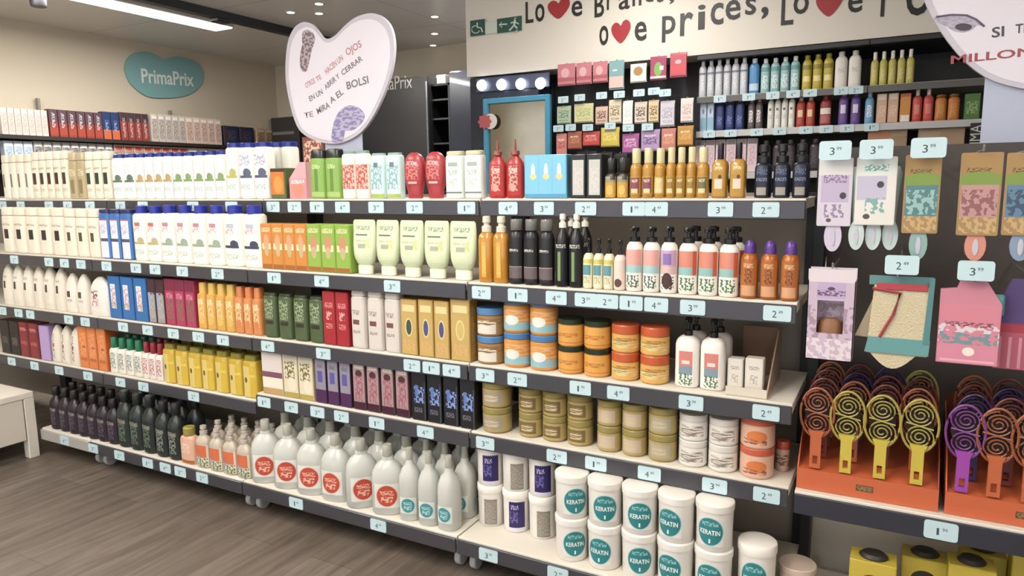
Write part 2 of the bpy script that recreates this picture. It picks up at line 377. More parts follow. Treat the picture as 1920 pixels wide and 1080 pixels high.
def bottle(w, d, h, body, prof='straight', n=2.6, cap=('flat', 'ffffff', .12, .5), lab=None, brough=.35, trans=0, tubey=0, capn=2, coat=0, taper=0):
    """lab = (low, high, half width share, material) as shares of the body height"""
    pr = PROF[prof]; cf = cap[2] if cap else 0; hb = h*(1-cf); parts = []
    rings = [(t*hb, w/2*s, d/2*s*((1-.75*max(0, (t-.3)/.7)) if tubey else 1)) for t, s in pr]
    bm = body if not isinstance(body, str) else mat(body, brough, trans=trans, coat=coat)
    parts.append(('bottle_body', MB().loft(rings, 24, n).mesh('bottle_body', bm)))
    if lab:
        z0, z1, A, am = lab
        if tubey:
            def fn(u, v):
                t = z0+(z1-z0)*v; s = prof_at(pr, t); hx = w/2*s+.0007; hy = d/2*s*(1-.75*max(0, (t-.3)/.7))+.0007
                x = (2*u-1)*A*hx; return (x, -hy*(1-min(1, abs(x/hx))**n)**(1/n), t*hb)
            parts.append(('label', MB().patch(fn, 12, 10).mesh('label', am, 60)))
        else: parts.append(('label', label_patch(w, d, hb, pr, n, z0*hb, z1*hb, A, am)))
    if cap:
        k, cc, cf, cw = cap; ch = h*cf; r = w/2*cw; rd = min(r, d/2*.96) if k not in ('oval',) else d/2*cw; cm = cc if not isinstance(cc, str) else mat(cc, .3)
        z = hb-.001
        if k == 'flat': b = MB().loft([(z, r*.97, rd*.97), (z+.001, r, rd), (z+ch*.9, r, rd), (z+ch, r*.88, rd*.88)], 20, capn)
        elif k == 'oval': b = MB().loft([(z, r, rd), (z+ch*.85, r*.97, rd*.97), (z+ch, r*.85, rd*.85)], 20, n)
        elif k == 'dome': b = MB().loft([(z, r, rd), (z+ch*.5, r*.95, rd*.95), (z+ch*.8, r*.75, rd*.75), (z+ch*.95, r*.4, rd*.4), (z+ch, r*.1, rd*.1)], 20, 2)
        elif k == 'spray':
            b = MB().loft([(z, r, r), (z+ch*.35, r, r), (z+ch*.4, r*.6, r*.6), (z+ch*.55, r*.6, r*.6), (z+ch*.6, r*.85, r*.85), (z+ch*.97, r*.8, r*.8), (z+ch, r*.5, r*.5)], 18, 2)
        elif k == 'pump':
            b = MB().loft([(z, r, r), (z+ch*.3, r, r), (z+ch*.34, r*.35, r*.35), (z+ch*.68, r*.35, r*.35)], 16, 2)
            b.loft([(z+ch*.66, r*.8, r*.8), (z+ch*.93, r*.85, r*.85), (z+ch, r*.6, r*.6)], 16, 2)
            b.box(-r*.28, r*.28, -r*2.1, -r*.5, z+ch*.74, z+ch*.92, r*.08)
        elif k == 'needle': b = MB().loft([(z, r, r), (z+ch*.25, r*.9, r*.9), (z+ch*.3, r*.3, r*.3), (z+ch, r*.16, r*.16)], 12, 2)
        parts.append(({'pump': 'pump', 'spray': 'spray_head', 'needle': 'nozzle'}.get(k, 'cap'), b.mesh('cap', cm)))
    return parts
def carton(w, d, h, body, am=None, side=None, lip=None):
    parts = [('box_body', MB().box(-w/2, w/2, -d/2, d/2, 0, h, .002).mesh('box_body', mat(body, .4)))]
    if am: parts.append(('printed_front', MB().patch(lambda u, v: (-w/2+.003+(w-.006)*u, -d/2-.0005, .003+(h-.006)*v), 1, 1).mesh('printed_front', am)))
    if side: parts.append(('printed_side', MB().patch(lambda u, v: (w/2+.0005, -d/2+.003+(d-.006)*u, .003+(h-.006)*v), 1, 1).mesh('printed_side', side)))
    return parts
def jar(w, d, h, body, lid, lf=.25, am=None, rough=.25, trans=0, lidw=1.0, z0=.08, z1=.94):
    r = w/2; hb = h*(1-lf)
    parts = [('jar_body', MB().loft([(0, r*.8, r*.8), (0, r*.9, r*.9), (.004, r*.96, r*.96), (hb*.93, r*.97, r*.97), (hb, r*.86, r*.86)], 28).mesh('jar_body', mat(body, rough, trans=trans)))]
    parts.append(('lid', MB().loft([(hb-.001, r*lidw*.99, r*lidw*.99), (hb+h*lf*.85, r*lidw, r*lidw), (h, r*lidw*.94, r*lidw*.94)], 28).mesh('lid', mat(lid, .35) if isinstance(lid, str) else lid)))
    if am:
        def fn(u, v):
            a = PI/2+2*PI*u; q = r*.97+.0008; return (q*math.cos(a), q*math.sin(a), hb*(z0+(z1-z0)*v))
        parts.append(('label', MB().patch(fn, 28, 1).mesh('label', am, 60)))
    return parts
def put(parts, name, loc, label, cat, group=None, rz=0):
    t = thing(name, loc, label, cat, group, rz)
    prev = {}
    for pt in parts:
        nm, me = pt[0], pt[1]; par = prev.get(pt[2], t) if len(pt) > 2 else t
        prev[nm] = obj(nm, me, par)
    return t

RUNS = []
def R(s, x0, x1, n, ytop, name, cat, lab, short, mk, rows=1, inset=.012, d=None, stack=1, fill=.95, rot=None, rearlab=None, jit=.03, h=None, gap=.006, dx=0, place=None):
    RUNS.append(dict(locals()))
def build_runs():
    by = {}
    for r in RUNS: by.setdefault(('4' if r['s'] == '4L' else r['s']) if isinstance(r['s'], str) else r['s'], []).append(r)
    for s0, rs in by.items():
        rs.sort(key=lambda r: r['x0'])
        for i, r in enumerate(rs):
            if isinstance(r['s'], str): Yf, z = SH[r['s']]; sn = SHN[r['s']]; endw = 'gondola end post'
            else: Yf, z, sn, endw = r['s']
            Y = Yf+r['inset']; anchor = rs[i+1]['short'] if i+1 < len(rs) else endw
            n = r['n']; hm = .1
            Xa = X_at(r['x0'], Y, z+hm); Xb = X_at(r['x1'], Y, z+hm); pitch = (Xb-Xa)/n; w = pitch*r['fill']
            H = r['h'] or Z_at((Xa+Xb)/2, Y+.02, r['ytop'])-z; hh = H/r['stack']
            d = r['d'] or w*.62
            parts = r['mk'](w, d, hh)
            plist = parts if isinstance(parts[0], list) else [parts]
            grp = r['short']+' on the '+sn if n*r['stack'] > 1 or r['rows'] > 1 else None
            for row in range(r['rows']):
                for k in range(n):
                    for st in range(r['stack']):
                        if row and n == 1: pass
                        X = Xa+pitch*(k+.5)+(random.uniform(-1, 1)*.004 if row else 0)
                        y = Y+d/2+row*(d+r['gap']*3+.004)
                        if y+d/2 > (BACK-.045 if isinstance(r['s'], str) else 9): continue
                        rz = random.uniform(-r['jit'], r['jit'])
                        if r['rot'] and not row: rz = r['rot'][(k*r['stack']+st) % len(r['rot'])]
                        lab = r['lab']
                        if r['stack'] > 1: lab = ('lower ', 'upper ')[st]+lab
                        j = n-1-k
                        if row: lb = f"{r['lab']}, {sn}, behind the front row"; lb = ' '.join(lb.split())
                        elif j == 0: lb = f"{lab}, {sn}, next to the {anchor}"
                        else: lb = f"{lab}, {sn}, {ORD[j+1]} from the {anchor}"
                        pp = plist[(k*r['stack']+st) % len(plist)]
                        put(pp, r['name'], (X, y, z+.0012+st*(hh+.0006)), lb, r['cat'], grp, rz)

def strip(base, *sh, **k): return art(base, tuple(sh), **k)
CREAM = 'ddd3bf'; HSW = 'e6e6dc'
# --- top shelf
pant = strip('e0d6c2', ('r', .5, .52, .26, .16, '4a2c25'), ('t', .5, .8, .4, .03, '8a7a68'), ('t', .5, .2, .4, .04, 'b5a68e'))
pant2 = strip('e0d6c2', ('r', .5, .52, .26, .16, '2c3a2a'), ('t', .5, .8, .4, .03, '8a7a68'), ('t', .5, .2, .4, .04, 'b5a68e'))
pkt = lambda am, body=CREAM: (lambda w, d, h: bottle(w, d, h, body, 'straight', 3.2, ('oval', body, .17, .97), (.05, .95, .9, am)))
R('1', 2, 58, 4, 290, 'shampoo_bottle', 'shampoo bottle', 'slim cream white shampoo bottle', 'white bottles', pkt(strip('e3dccb', ('r', .4, .5, .12, .2, '6d5f50'))), d=.06)
R('1', 58, 127, 5, 284, 'shampoo_bottle', 'shampoo bottle', 'cream shampoo bottle with dark maroon mark', 'maroon-marked bottles', pkt(pant), d=.06)
R('1', 127, 158, 2, 286, 'shampoo_bottle', 'shampoo bottle', 'beige gold shampoo bottle', 'beige gold bottles', pkt(strip('b3a278', ('r', .5, .3, .25, .2, '8d7a50'), ('t', .5, .7, .4, .1, 'd8cba3')), 'b7a884'), d=.06)
R('1', 158, 205, 3, 284, 'shampoo_bottle', 'shampoo bottle', 'cream shampoo bottle with dark green mark', 'green-marked bottles', pkt(pant2), d=.06)
def hs(c1, c2='c6cfd0'):
    return lambda w, d, h: bottle(w, d, h, 'e9e9e0', 'straight', 2.8, ('oval', '1c2f8a', .085, .8), (.05, .95, .9, strip('e9e9e0', ('n', .5, .78, .4, .12, c2), ('r', .5, .42, .46, .03, c1), ('e', .68, .5, .25, .1, c1), ('t', .5, .2, .35, .06, 'a9b0ae'))), brough=.25)
R('1', 206, 250, 2, 289, 'shampoo_bottle', 'shampoo bottle', 'navy-capped white bottle with dark green band', 'dark-banded white bottles', hs('5c6f5c'), d=.06)
R('1', 250, 320, 4, 287, 'shampoo_bottle', 'shampoo bottle', 'navy-capped white bottle with tan band', 'tan-banded white bottles', hs('b99a63'), d=.06)
R('1', 320, 420, 5, 284, 'shampoo_bottle', 'shampoo bottle', 'navy-capped white bottle with green leaf band', 'leaf-banded white bottles', hs('7f9b62'), d=.06)
R('1', 420, 444, 1, 268, 'shampoo_bottle', 'shampoo bottle', 'tall navy-capped white bottle with yellow band', 'yellow-banded tall bottle', hs('b7b060'), d=.06)
R('1', 444, 500, 2, 267, 'shampoo_bottle', 'shampoo bottle', 'tall navy-capped white bottle with slate band', 'tall slate-banded bottles', hs('555c78', 'a7a8bd'), d=.065)
R((2.035+.1, 1.23, 'top shelf back row', 'green bottles'), 503, 546, 2, 266, 'shampoo_bottle', 'shampoo bottle', 'plain tall navy-capped white bottle', 'tall white bottles', lambda w, d, h: bottle(w, d, h, 'e4e2d6', 'straight', 2.8, ('oval', '1c2f8a', .085, .9), brough=.25), d=.065)
R('1', 505, 536, 1, 316, 'candle_box', 'box', 'small orange and green picture box', 'orange picture box', lambda w, d, h: carton(w, d, h, '4d5c2c', strip('e07a1e', ('r', .5, .06, .5, .06, '5a6d3a'), ('e', .5, .45, .3, .3, 'f29a3a'), ('r', .97, .5, .06, .5, '5f7433'), ('r', .5, .95, .5, .05, '4a3018'))), d=.06)
R('1', 539, 572, 1, 305, 'refill_pouch', 'pouch', 'pink refill pouch with sloping top', 'pink pouch', lambda w, d, h: [('pouch_body', MB().prism([(-w/2, 0), (w/2, 0), (w/2, h), (w*.15, h), (-w/2, h*.55)], -.02, .02).mesh('pouch_body', mat('dba3a8', .35))), ('label', MB().patch(lambda u, v: (-w/2+w*u, -.0206, h*.55*v), 1, 1).mesh('label', strip('e48c99', ('e', .5, .45, .35, .4, 'ef8a70'), ('t', .5, .85, .4, .1, 'f6dfe0'))))], d=.05)
R('1', 578, 636, 2, 280, 'shampoo_bottle', 'shampoo bottle', 'lime green shampoo bottle with black cap', 'lime bottles', lambda w, d, h: bottle(w, d, h, '86b04a', 'straight', 3, ('oval', '1d1f18', .17, .95), (.04, .96, .85, strip('8ab54c', ('r', .5, .45, .13, .3, '6b8f3a'), ('t', .5, .8, .3, .06, 'c6dd9b'), ('r', .5, .05, .5, .08, 'a9c66a')))))
R('1', 638, 689, 2, 283, 'shampoo_bottle', 'shampoo bottle', 'white shampoo bottle with strawberry red picture', 'strawberry bottles', lambda w, d, h: bottle(w, d, h, 'e8e2d6', 'straight', 3, ('oval', '7f9a8b', .06, .8), (.04, .96, .9, strip('eae2d6', ('r', .5, .48, .5, .3, 'e2b3a4'), ('n', .5, .48, .48, .29, 'c8503f')))))
R('1', 690, 750, 2, 287, 'shampoo_bottle', 'shampoo bottle', 'pale aqua shampoo bottle with green foot', 'aqua bottles', lambda w, d, h: bottle(w, d, h, 'c3dcd8', 'straight', 3, ('oval', '8fae9f', .05, .8), (.02, .96, .9, strip('c5dedb', ('n', .5, .5, .4, .3, '86b1b5'), ('r', .5, .8, .15, .06, '5f7e8a'), ('r', .5, .04, .6, .05, 'a8bf4e')))))
R('1', 752, 830, 2, 286, 'shampoo_bottle', 'shampoo bottle', 'red curvy shampoo bottle standing on its cap', 'red curvy bottles', lambda w, d, h: bottle(w, d, h, 'b22c33', 'waist', 2.2, None, (.3, .85, .8, strip('b6313a', ('n', .5, .5, .4, .3, 'd9827a'), ('t', .5, .85, .35, .08, 'f0c3bd'), ('r', .5, .08, .3, .04, 'e8b7b0'))), coat=.3), d=.045)
R('1', 831, 903, 2, 283, 'conditioner_tube', 'shampoo bottle', 'pearly white bottle with cream cap', 'pearly bottles', lambda w, d, h: bottle(w, d, h, 'd3d9d3', 'straight', 3, ('oval', 'cfc79f', .08, .9), (.04, .96, .85, strip('d6ddd7', ('r', .5, .8, .3, .05, '9aa89c'), ('t', .5, .6, .3, .06, 'a4b0a5'), ('r', .5, .1, .5, .02, '6f7d70'), ('n', .5, .35, .3, .1, 'bfcac1')))))
R('1', 912, 978, 2, 262, 'spray_bottle', 'spray bottle', 'red spray bottle with thin nozzle', 'red sprays', lambda w, d, h: bottle(w, d, h, 'b81f1d', 'shoulder', 2.2, ('needle', '9c4a42', .26, .5), (.06, .78, .85, strip('bb2420', ('n', .5, .55, .3, .4, 'e2a89a'), ('t', .5, .8, .3, .08, 'f0c9bf'), ('e', .5, .25, .2, .12, 'e2a08e'))), coat=.3))
R('1', 981, 1064, 1, 291, 'ampoule_carton', 'box', 'light blue carton picturing three yellow droplets', 'light blue carton', lambda w, d, h: carton(w, d, h, '69b8dd', strip('7cc6e6', ('r', .5, .04, .5, .04, '4f9fca'), ('e', .2, .62, .05, .2, 'cfeaf3'), ('e', .52, .62, .05, .2, 'cfeaf3'), ('e', .84, .62, .05, .2, 'cfeaf3'), ('e', .2, .5, .08, .07, 'e5d089'), ('e', .52, .5, .08, .07, 'e5d089'), ('e', .84, .5, .08, .07, 'e5d089'), ('r', .34, .45, .004, .5, '5aaad2'), ('r', .67, .45, .004, .5, '5aaad2'))), d=.05)
R('1', 1068, 1130, 2, 290, 'hair_dye_box', 'box', 'black box with tall silver panel', 'black boxes', lambda w, d, h: carton(w, d, h, '14181c', strip('14181c', ('r', .52, .47, .4, .42, 'b9b8b2'), ('n', .52, .4, .3, .3, 'c9c2bb'))), d=.06)
R('1', 1132, 1177, 2, 296, 'oil_bottle', 'bottle', 'small squat bottle with black cap and yellow label', 'small yellow-label bottles', lambda w, d, h: bottle(w, d, h, '2a261c', 'round', 3, ('flat', '16150f', .36, .95), (.02, .98, .93, strip('d6a02e', ('r', .5, .82, .5, .2, '8f8870'), ('r', .75, .85, .2, .14, '2f281a'), ('e', .5, .3, .3, .2, 'e9bb4c')))), d=.04)
oil = lambda lc: (lambda w, d, h: bottle(w, d, h, mat('c68f1c', .15, coat=.4), 'round', 2.2, ('flat', mat('d9cf9f', .15), .3, .72), (.1, .62, .9, strip('c8962a', ('r', .5, .5, .4, .42, lc), ('r', .5, .2, .3, .12, 'e8cf9a'), ('t', .5, .75, .3, .08, 'efdcae')))))
R('1', 1178, 1224, 2, 278, 'hair_oil_bottle', 'oil bottle', 'amber hair oil bottle with magenta label', 'magenta-label oils', oil('8e4a5c'), d=.04)
R('1', 1224, 1246, 1, 278, 'hair_oil_bottle', 'oil bottle', 'amber hair oil bottle with cream strip', 'cream-strip oil', oil('e0c886'), d=.04)
R('1', 1246, 1304, 3, 276, 'hair_oil_bottle', 'oil bottle', 'amber hair oil bottle with golden label', 'golden-label oils', oil('a8842e'), d=.04)
R('1', 1304, 1328, 1, 276, 'hair_oil_bottle', 'oil bottle', 'amber hair oil bottle with olive grey label', 'olive-label oil', oil('767046'), d=.04)
R('1', 1331, 1400, 2, 268, 'hair_oil_bottle', 'oil bottle', 'yellow oil bottle with tall black cap', 'black-capped yellow oils', lambda w, d, h: bottle(w, d, h, mat('b98717', .15, coat=.4), 'round', 3.5, ('flat', '1a1420', .3, .4), (.05, .95, .8, strip('c1901c', ('r', .5, .35, .3, .14, 'e3c9b4'), ('e', .62, .55, .14, .06, '5b3516'), ('t', .5, .8, .3, .05, 'ecd9a0')))), d=.045, fill=.86)
R('1', 1412, 1520, 3, 270, 'hair_serum_bottle', 'spray bottle', 'navy bottle with black pump and grey panel', 'navy pump bottles', lambda w, d, h: bottle(w, d, h, '13192c', 'round', 3, ('spray', '131217', .34, .75), (.05, .9, .88, strip('151b30', ('r', .5, .16, .32, .13, '9a9284'), ('t', .5, .8, .36, .1, '56618a'), ('t', .5, .55, .36, .06, '7a84a6')))), d=.05, rows=1, fill=.88)
# --- second shelf
R('2', 0, 118, 5, 389, 'shampoo_bottle', 'shampoo bottle', 'tall cream shampoo bottle with black mark', 'black-marked bottles', pkt(strip('dfd6c3', ('r', .55, .5, .2, .14, '2c2622'), ('t', .5, .78, .4, .03, '8a7a68'))), d=.07, fill=.9)
R('2', 118, 184, 3, 391, 'shampoo_bottle', 'shampoo bottle', 'tall cream shampoo bottle with olive mark', 'olive-marked bottles', pkt(strip('dfd6c3', ('r', .5, .5, .16, .12, '4c4a34'), ('t', .5, .78, .4, .03, '8a7a68'))), d=.07, fill=.9)
R('2', 185, 245, 3, 392, 'shampoo_bottle', 'shampoo bottle', 'white and blue bottle with pink band', 'pink-banded bottles', lambda w, d, h: bottle(w, d, h, '2f6fb4', 'straight', 4, ('oval', '24265e', .07, .97), (.02, .99, .92, strip('d6d3dc', ('r', .5, .92, .6, .09, 'd6486e'), ('r', .5, .4, .5, .035, '4a4f66'), ('r', .95, .4, .08, .5, '3a78bd'), ('n', .45, .65, .3, .12, 'b9b1c6')))), d=.06)
def hs2(c1, top='c9695c'):
    return lambda w, d, h: bottle(w, d, h, 'ebe8da', 'straight', 2.8, ('flat', '2230a4', .14, .55), (.05, .95, .9, strip('ebe8da', ('r', .5, .8, .22, .045, top), ('n', .45, .7, .25, .07, 'd8a5a6'), ('r', .5, .36, .42, .03, c1), ('e', .68, .42, .22, .08, c1), ('t', .5, .15, .35, .06, 'b3b6a8'))), brough=.25)
R('2', 246, 297, 2, 386, 'shampoo_bottle', 'shampoo bottle', 'blue-capped white bottle with tan line', 'tan-lined bottles', hs2('b8a778'), d=.06)
R('2', 297, 415, 4, 385, 'shampoo_bottle', 'shampoo bottle', 'blue-capped white bottle with grey-green leaf', 'grey-leaf bottles', hs2('93a08c', 'b9848c'), d=.06)
R('2', 415, 488, 2, 385, 'shampoo_bottle', 'shampoo bottle', 'blue-capped white bottle with charcoal line', 'charcoal-lined bottles', hs2('3f4358', 'aab3c0'), d=.06)
dye = lambda b, t: (lambda w, d, h: carton(w, d, h, b, strip(b, ('r', .5, .5, .42, .07, 'e8d7a8'), ('e', .5, .58, .25, .2, t), ('e', .5, .4, .2, .13, 'bfae7c'), ('t', .5, .88, .4, .05, 'f0dcae'), ('r', .5, .04, .5, .05, 'a8641a'))))
R('2', 489, 575, 4, 420, 'hair_dye_box', 'box', 'orange hair dye box', 'orange boxes', dye('d98a2a', 'e7a077'), d=.06, fill=.99, jit=0)
R('2', 575, 656, 3, 421, 'hair_dye_box', 'box', 'lime green hair dye box', 'lime boxes', dye('92b83c', 'cf8a6a'), d=.06, fill=.97, jit=0)
R('2', 655, 887, 5, 414, 'conditioner_tube', 'conditioner tube', 'pale green tube standing on its cap', 'pale green tubes', lambda w, d, h: [('cap', MB().loft([(0, w*.28, d*.3), (.002, w*.3, d*.33), (h*.16, w*.31, d*.34), (h*.165, w*.28, d*.3)], 20, 2.4).mesh('cap', mat('e4e6cb', .3)))] + [(a, (lambda me: (me.transform(Matrix.Translation((0, 0, h*.1))), me)[1])(b)) for a, b in bottle(w, d, h*.9, 'ccd7ad', 'tube', 2.3, None, (.2, .95, .86, strip('cfdab2', ('t', .5, .85, .36, .06, '7f9a72'), ('r', .45, .66, .3, .02, '5d6b52'), ('r', .5, .36, .2, .06, '9fa389'), ('t', .5, .5, .36, .02, '93a682'), ('n', .78, .42, .12, .14, 'c9cf7e'))), brough=.3, tubey=1)], d=.05, fill=.97)
R('2', 893, 948, 2, 405, 'spray_bottle', 'spray bottle', 'amber oil spray bottle with clear cap', 'amber sprays', lambda w, d, h: bottle(w, d, h, mat('cc8a0c', .12, coat=.5), 'round', 3, ('spray', mat('d9d0bd', .2), .24, .62), (.1, .8, .3, strip('e6aa2c', ('t', .5, .5, .4, .4, 'f0c65c')))), d=.045, fill=.96)
R('2', 949, 1034, 3, 411, 'hair_spray_can', 'spray can', 'black spray can with smoky cap', 'black cans', lambda w, d, h: bottle(w, d, h, '1c1b1e', 'round', 2, ('flat', mat('6d6a66', .15), .17, .78), (.05, .85, .9, strip('1d1c1f', ('r', .5, .2, .5, .13, '6a5a5c'), ('t', .45, .72, .36, .03, 'd8d5cf'), ('r', .5, .34, .5, .008, 'a7a09b')))), d=.045)
R('2', 1036, 1088, 2, 401, 'spray_bottle', 'spray bottle', 'tall black bottle with white spray head', 'white-headed black sprays', lambda w, d, h: bottle(w, d, h, '17191a', 'shoulder', 2, ('spray', 'e8e2d0', .19, .52), (.1, .72, .9, strip('191b1c', ('r', .45, .4, .12, .4, '7c9a5a'), ('t', .5, .95, .4, .05, 'c9c5bd')))), d=.05, rows=2)
R('2', 1090, 1148, 3, 447, 'travel_bottle', 'bottle', 'small teal-labelled bottle with black cap', 'small teal-label bottles', lambda w, d, h: bottle(w, d, h, 'e3dcb7', 'round', 2.4, ('pump', '171416', .3, .42), (.05, .85, .9, strip('e6dfbd', ('r', .5, .6, .4, .18, '5f9ba4'), ('n', .5, .25, .3, .12, 'b5a56a'), ('r', .5, .9, .5, .08, 'd8cf62')))), d=.04)
R('2', 1148, 1170, 1, 450, 'travel_bottle', 'bottle', 'small pinkish bottle with black cap', 'small pinkish bottle', lambda w, d, h: bottle(w, d, h, 'e6cfc0', 'round', 2.4, ('pump', '171416', .3, .42), (.05, .85, .9, strip('e6cfc0', ('e', .5, .2, .35, .15, '5a4038')))), d=.04)
def curl(top, mid, bot, extra=()):
    return lambda w, d, h: bottle(w, d, h, 'ece3d8', 'round', 2, ('pump', '141215', .23, .62), (.06, .84, .92, strip('ece5da', ('r', .5, .8, .5, .2, top), ('r', .5, .5, .5, .1, mid), ('n', .5, .18, .4, .16, bot), *extra)), brough=.3)
R('2', 1169, 1234, 2, 425, 'pump_bottle', 'pump bottle', 'white pump bottle with pink and aqua label', 'aqua pump bottles', curl('e9a79c', '9fc6c5', '4d6a55'), d=.05)
R('2', 1234, 1267, 1, 425, 'pump_bottle', 'pump bottle', 'pink pump bottle picturing dark curly hair', 'curly-hair pump bottle', curl('c79fc0', 'd9b3ab', '5a3d36', (('e', .5, .24, .32, .2, '4a302b'), ('r', .5, .78, .26, .14, '8c6fae'))), d=.05)
R('2', 1268, 1384, 3, 427, 'pump_bottle', 'pump bottle', 'white pump bottle with coral and leaf label', 'leafy pump bottles', curl('e08a72', '8fb9b4', '4f7a4a', (('r', .92, .7, .1, .3, 'd9603a'),)), d=.05, rows=2)
R('2', 1384, 1500, 3, 451, 'aerosol_can', 'spray can', 'copper orange can with purple cap', 'copper cans', lambda w, d, h: bottle(w, d, h, mat('b8661c', .3, metal=.3), 'round', 2, ('dome', '58308c', .22, .66), (.05, .85, .85, strip('bb6a20', ('r', .5, .16, .42, .14, 'd9a070'), ('t', .5, .55, .22, .2, '6f3a18'), ('t', .5, .85, .3, .06, 'e2b583')))), d=.05, fill=.9, inset=.008)
# --- third shelf
R('3', 0, 118, 6, 500, 'body_wash_bottle', 'wash bottle', 'cream wash bottle with swooping top', 'cream swoop bottles', lambda w, d, h: bottle(w, d, h, 'd8cfbe', 'slant', 2.6, None, (.15, .8, .8, strip('dad1c1', ('r', .45, .55, .14, .14, '3f3a32'), ('t', .5, .85, .3, .05, '9c907c')))), d=.06)
R('3', 118, 160, 2, 514, 'body_wash_bottle', 'wash bottle', 'cream wash bottle with small black mark', 'black-mark swoop bottles', lambda w, d, h: bottle(w, d, h, 'ddd5c6', 'slant', 2.6, None, (.15, .8, .8, strip('ded6c8', ('r', .45, .5, .2, .12, '4c443c'), ('t', .5, .25, .3, .05, '9c907c')))), d=.06)
R('3', 160, 200, 1, 520, 'body_wash_bottle', 'wash bottle', 'cream wash bottle with maroon print', 'maroon-print bottle', lambda w, d, h: bottle(w, d, h, 'ded8ce', 'slant', 2.6, None, (.1, .85, .8, strip('ded8ce', ('n', .35, .6, .25, .16, '8d4a52'), ('n', .4, .3, .25, .12, 'd79a9c')))), d=.06)
R('3', 203, 276, 3, 519, 'shampoo_bottle', 'box', 'royal blue box with white panel', 'royal blue boxes', lambda w, d, h: carton(w, d, h, '1f6aad', strip('1f6db4', ('r', .4, .52, .22, .3, 'd5dde2'), ('n', .4, .5, .2, .28, 'c79aa0'), ('t', .4, .3, .2, .06, 'b79a5c'))), d=.06)
R('3', 277, 308, 2, 523, 'hair_dye_box', 'box', 'grey box with dark red top', 'grey boxes', lambda w, d, h: carton(w, d, h, '4a2530', strip('8d8a88', ('r', .5, .84, .5, .18, '42202e'), ('r', .15, .5, .14, .2, '7ea0cf'), ('n', .5, .4, .4, .3, 'a8a29a'))), d=.06)
R('3', 309, 366, 3, 524, 'hair_dye_box', 'box', 'magenta box with woven print', 'magenta boxes', lambda w, d, h: carton(w, d, h, 'a52450', strip('b02c58', ('r', .5, .88, .5, .12, '7d1c40'), ('n', .5, .35, .38, .24, '7d6a52'), ('t', .5, .65, .35, .06, 'e08aa8'))), d=.06)
yel = lambda b, c: (lambda w, d, h: bottle(w, d, h, b, 'straight', 3, ('oval', c, .24, .72), (.03, .97, .88, strip(b, ('n', .5, .5, .4, .3, 'efc98a'), ('t', .5, .8, .3, .08, 'f3e2b4'), ('r', .5, .25, .3, .12, c)))))
R('3', 367, 437, 4, 531, 'shampoo_bottle', 'shampoo bottle', 'golden yellow shampoo bottle', 'golden yellow bottles', yel('dba53c', 'e3b84c'), d=.05)
R('3', 437, 487, 3, 538, 'shampoo_bottle', 'shampoo bottle', 'orange amber shampoo bottle', 'orange amber bottles', yel('d98a44', 'dd7f3e'), d=.05)
R('3', 490, 605, 4, 551, 'shampoo_bottle', 'shampoo bottle', 'dark green shampoo bottle with leaf print', 'dark green bottles', lambda w, d, h: bottle(w, d, h, '46552f', 'straight', 3, ('oval', '323d22', .06, .9), (.04, .96, .85, strip('4c5c37', ('n', .5, .75, .36, .18, '94a77c'), ('r', .5, .35, .35, .05, '2f2a20'), ('t', .5, .5, .35, .06, '93a080')))), d=.045, fill=.9)
R('3', 605, 654, 2, 546, 'hair_mask_box', 'box', 'crimson box with small white print', 'crimson boxes', lambda w, d, h: carton(w, d, h, 'a01622', strip('ad1a28', ('t', .5, .75, .36, .05, 'e0908c'), ('n', .5, .55, .25, .08, 'd9a09a'), ('t', .5, .35, .3, .05, 'd98a88'))), d=.06, jit=0)
R('3', 655, 750, 3, 545, 'shampoo_bottle', 'shampoo bottle', 'pearl grey bottle with small red print', 'pearl grey bottles', lambda w, d, h: bottle(w, d, h, 'cbc2b8', 'straight', 4, ('oval', 'c4bbb2', .1, .97), (.04, .96, .85, strip('cdc4ba', ('r', .4, .5, .26, .05, '7b4a44'), ('t', .4, .7, .3, .05, '8a7c74'), ('t', .4, .3, .3, .03, '6a5f58')))), d=.05, fill=.88)
gold = lambda c: (lambda w, d, h: carton(w, d, h, 'b98f3f', strip('c9a757', ('e', .5, .5, .25, .17, 'd9c98a'), ('e', .5, .5, .18, .14, c), ('r', .5, .85, .4, .06, 'e3cf92'), ('n', .5, .17, .4, .1, 'dba868')), strip('b98f3f', ('n', .5, .5, .3, .4, 'd1ab5e'))))
R('3', 751, 783, 1, 560, 'hair_oil_box', 'box', 'gold carton with dark green oval', 'green-oval gold carton', gold('3c4c44'), d=.05)
R('3', 784, 843, 2, 562, 'hair_oil_box', 'box', 'gold carton with blue oval', 'blue-oval gold cartons', gold('4a4f86'), d=.05)
R('3', 844, 882, 1, 560, 'hair_oil_box', 'box', 'plain shiny gold carton', 'plain gold carton', gold('d2b65e'), d=.05)
jr = lambda b, l, am, lf=.25, **k: (lambda w, d, h: jar(w, w, h, b, l, lf, am, **k))
R('3', 884, 934, 1, 578, 'hair_mask_jar', 'jar', 'amber jar with blue lid', 'blue-lidded amber jars', jr('a8783a', '4f86bb', strip('a67f47', ('r', .5, .4, .13, .35, 'd9d2c4'), ('n', .5, .7, .4, .2, '8f6a3a')), .22), d=.09, stack=2)
R('3', 934, 1035, 2, 562, 'hair_mask_jar', 'jar', 'tall orange jar with blue band', 'blue-banded orange jars', jr('e0963a', '4a82b8', strip('e3993c', ('r', .5, .2, .5, .16, '8fb9c0'), ('n', .5, .6, .3, .25, 'e8b376'), ('e', .5, .45, .09, .2, 'd8d8cf')), .16), d=.09, stack=2)
R('3', 1036, 1136, 2, 601, 'hair_mask_jar', 'jar', 'yellow-orange jar with black lid', 'black-lidded jars', jr('e59a34', '25301c', strip('e9a63f', ('t', .5, .5, .14, .1, 'b86a1c'), ('r', .5, .12, .5, .03, 'd07f22')), .17), d=.09, stack=2)
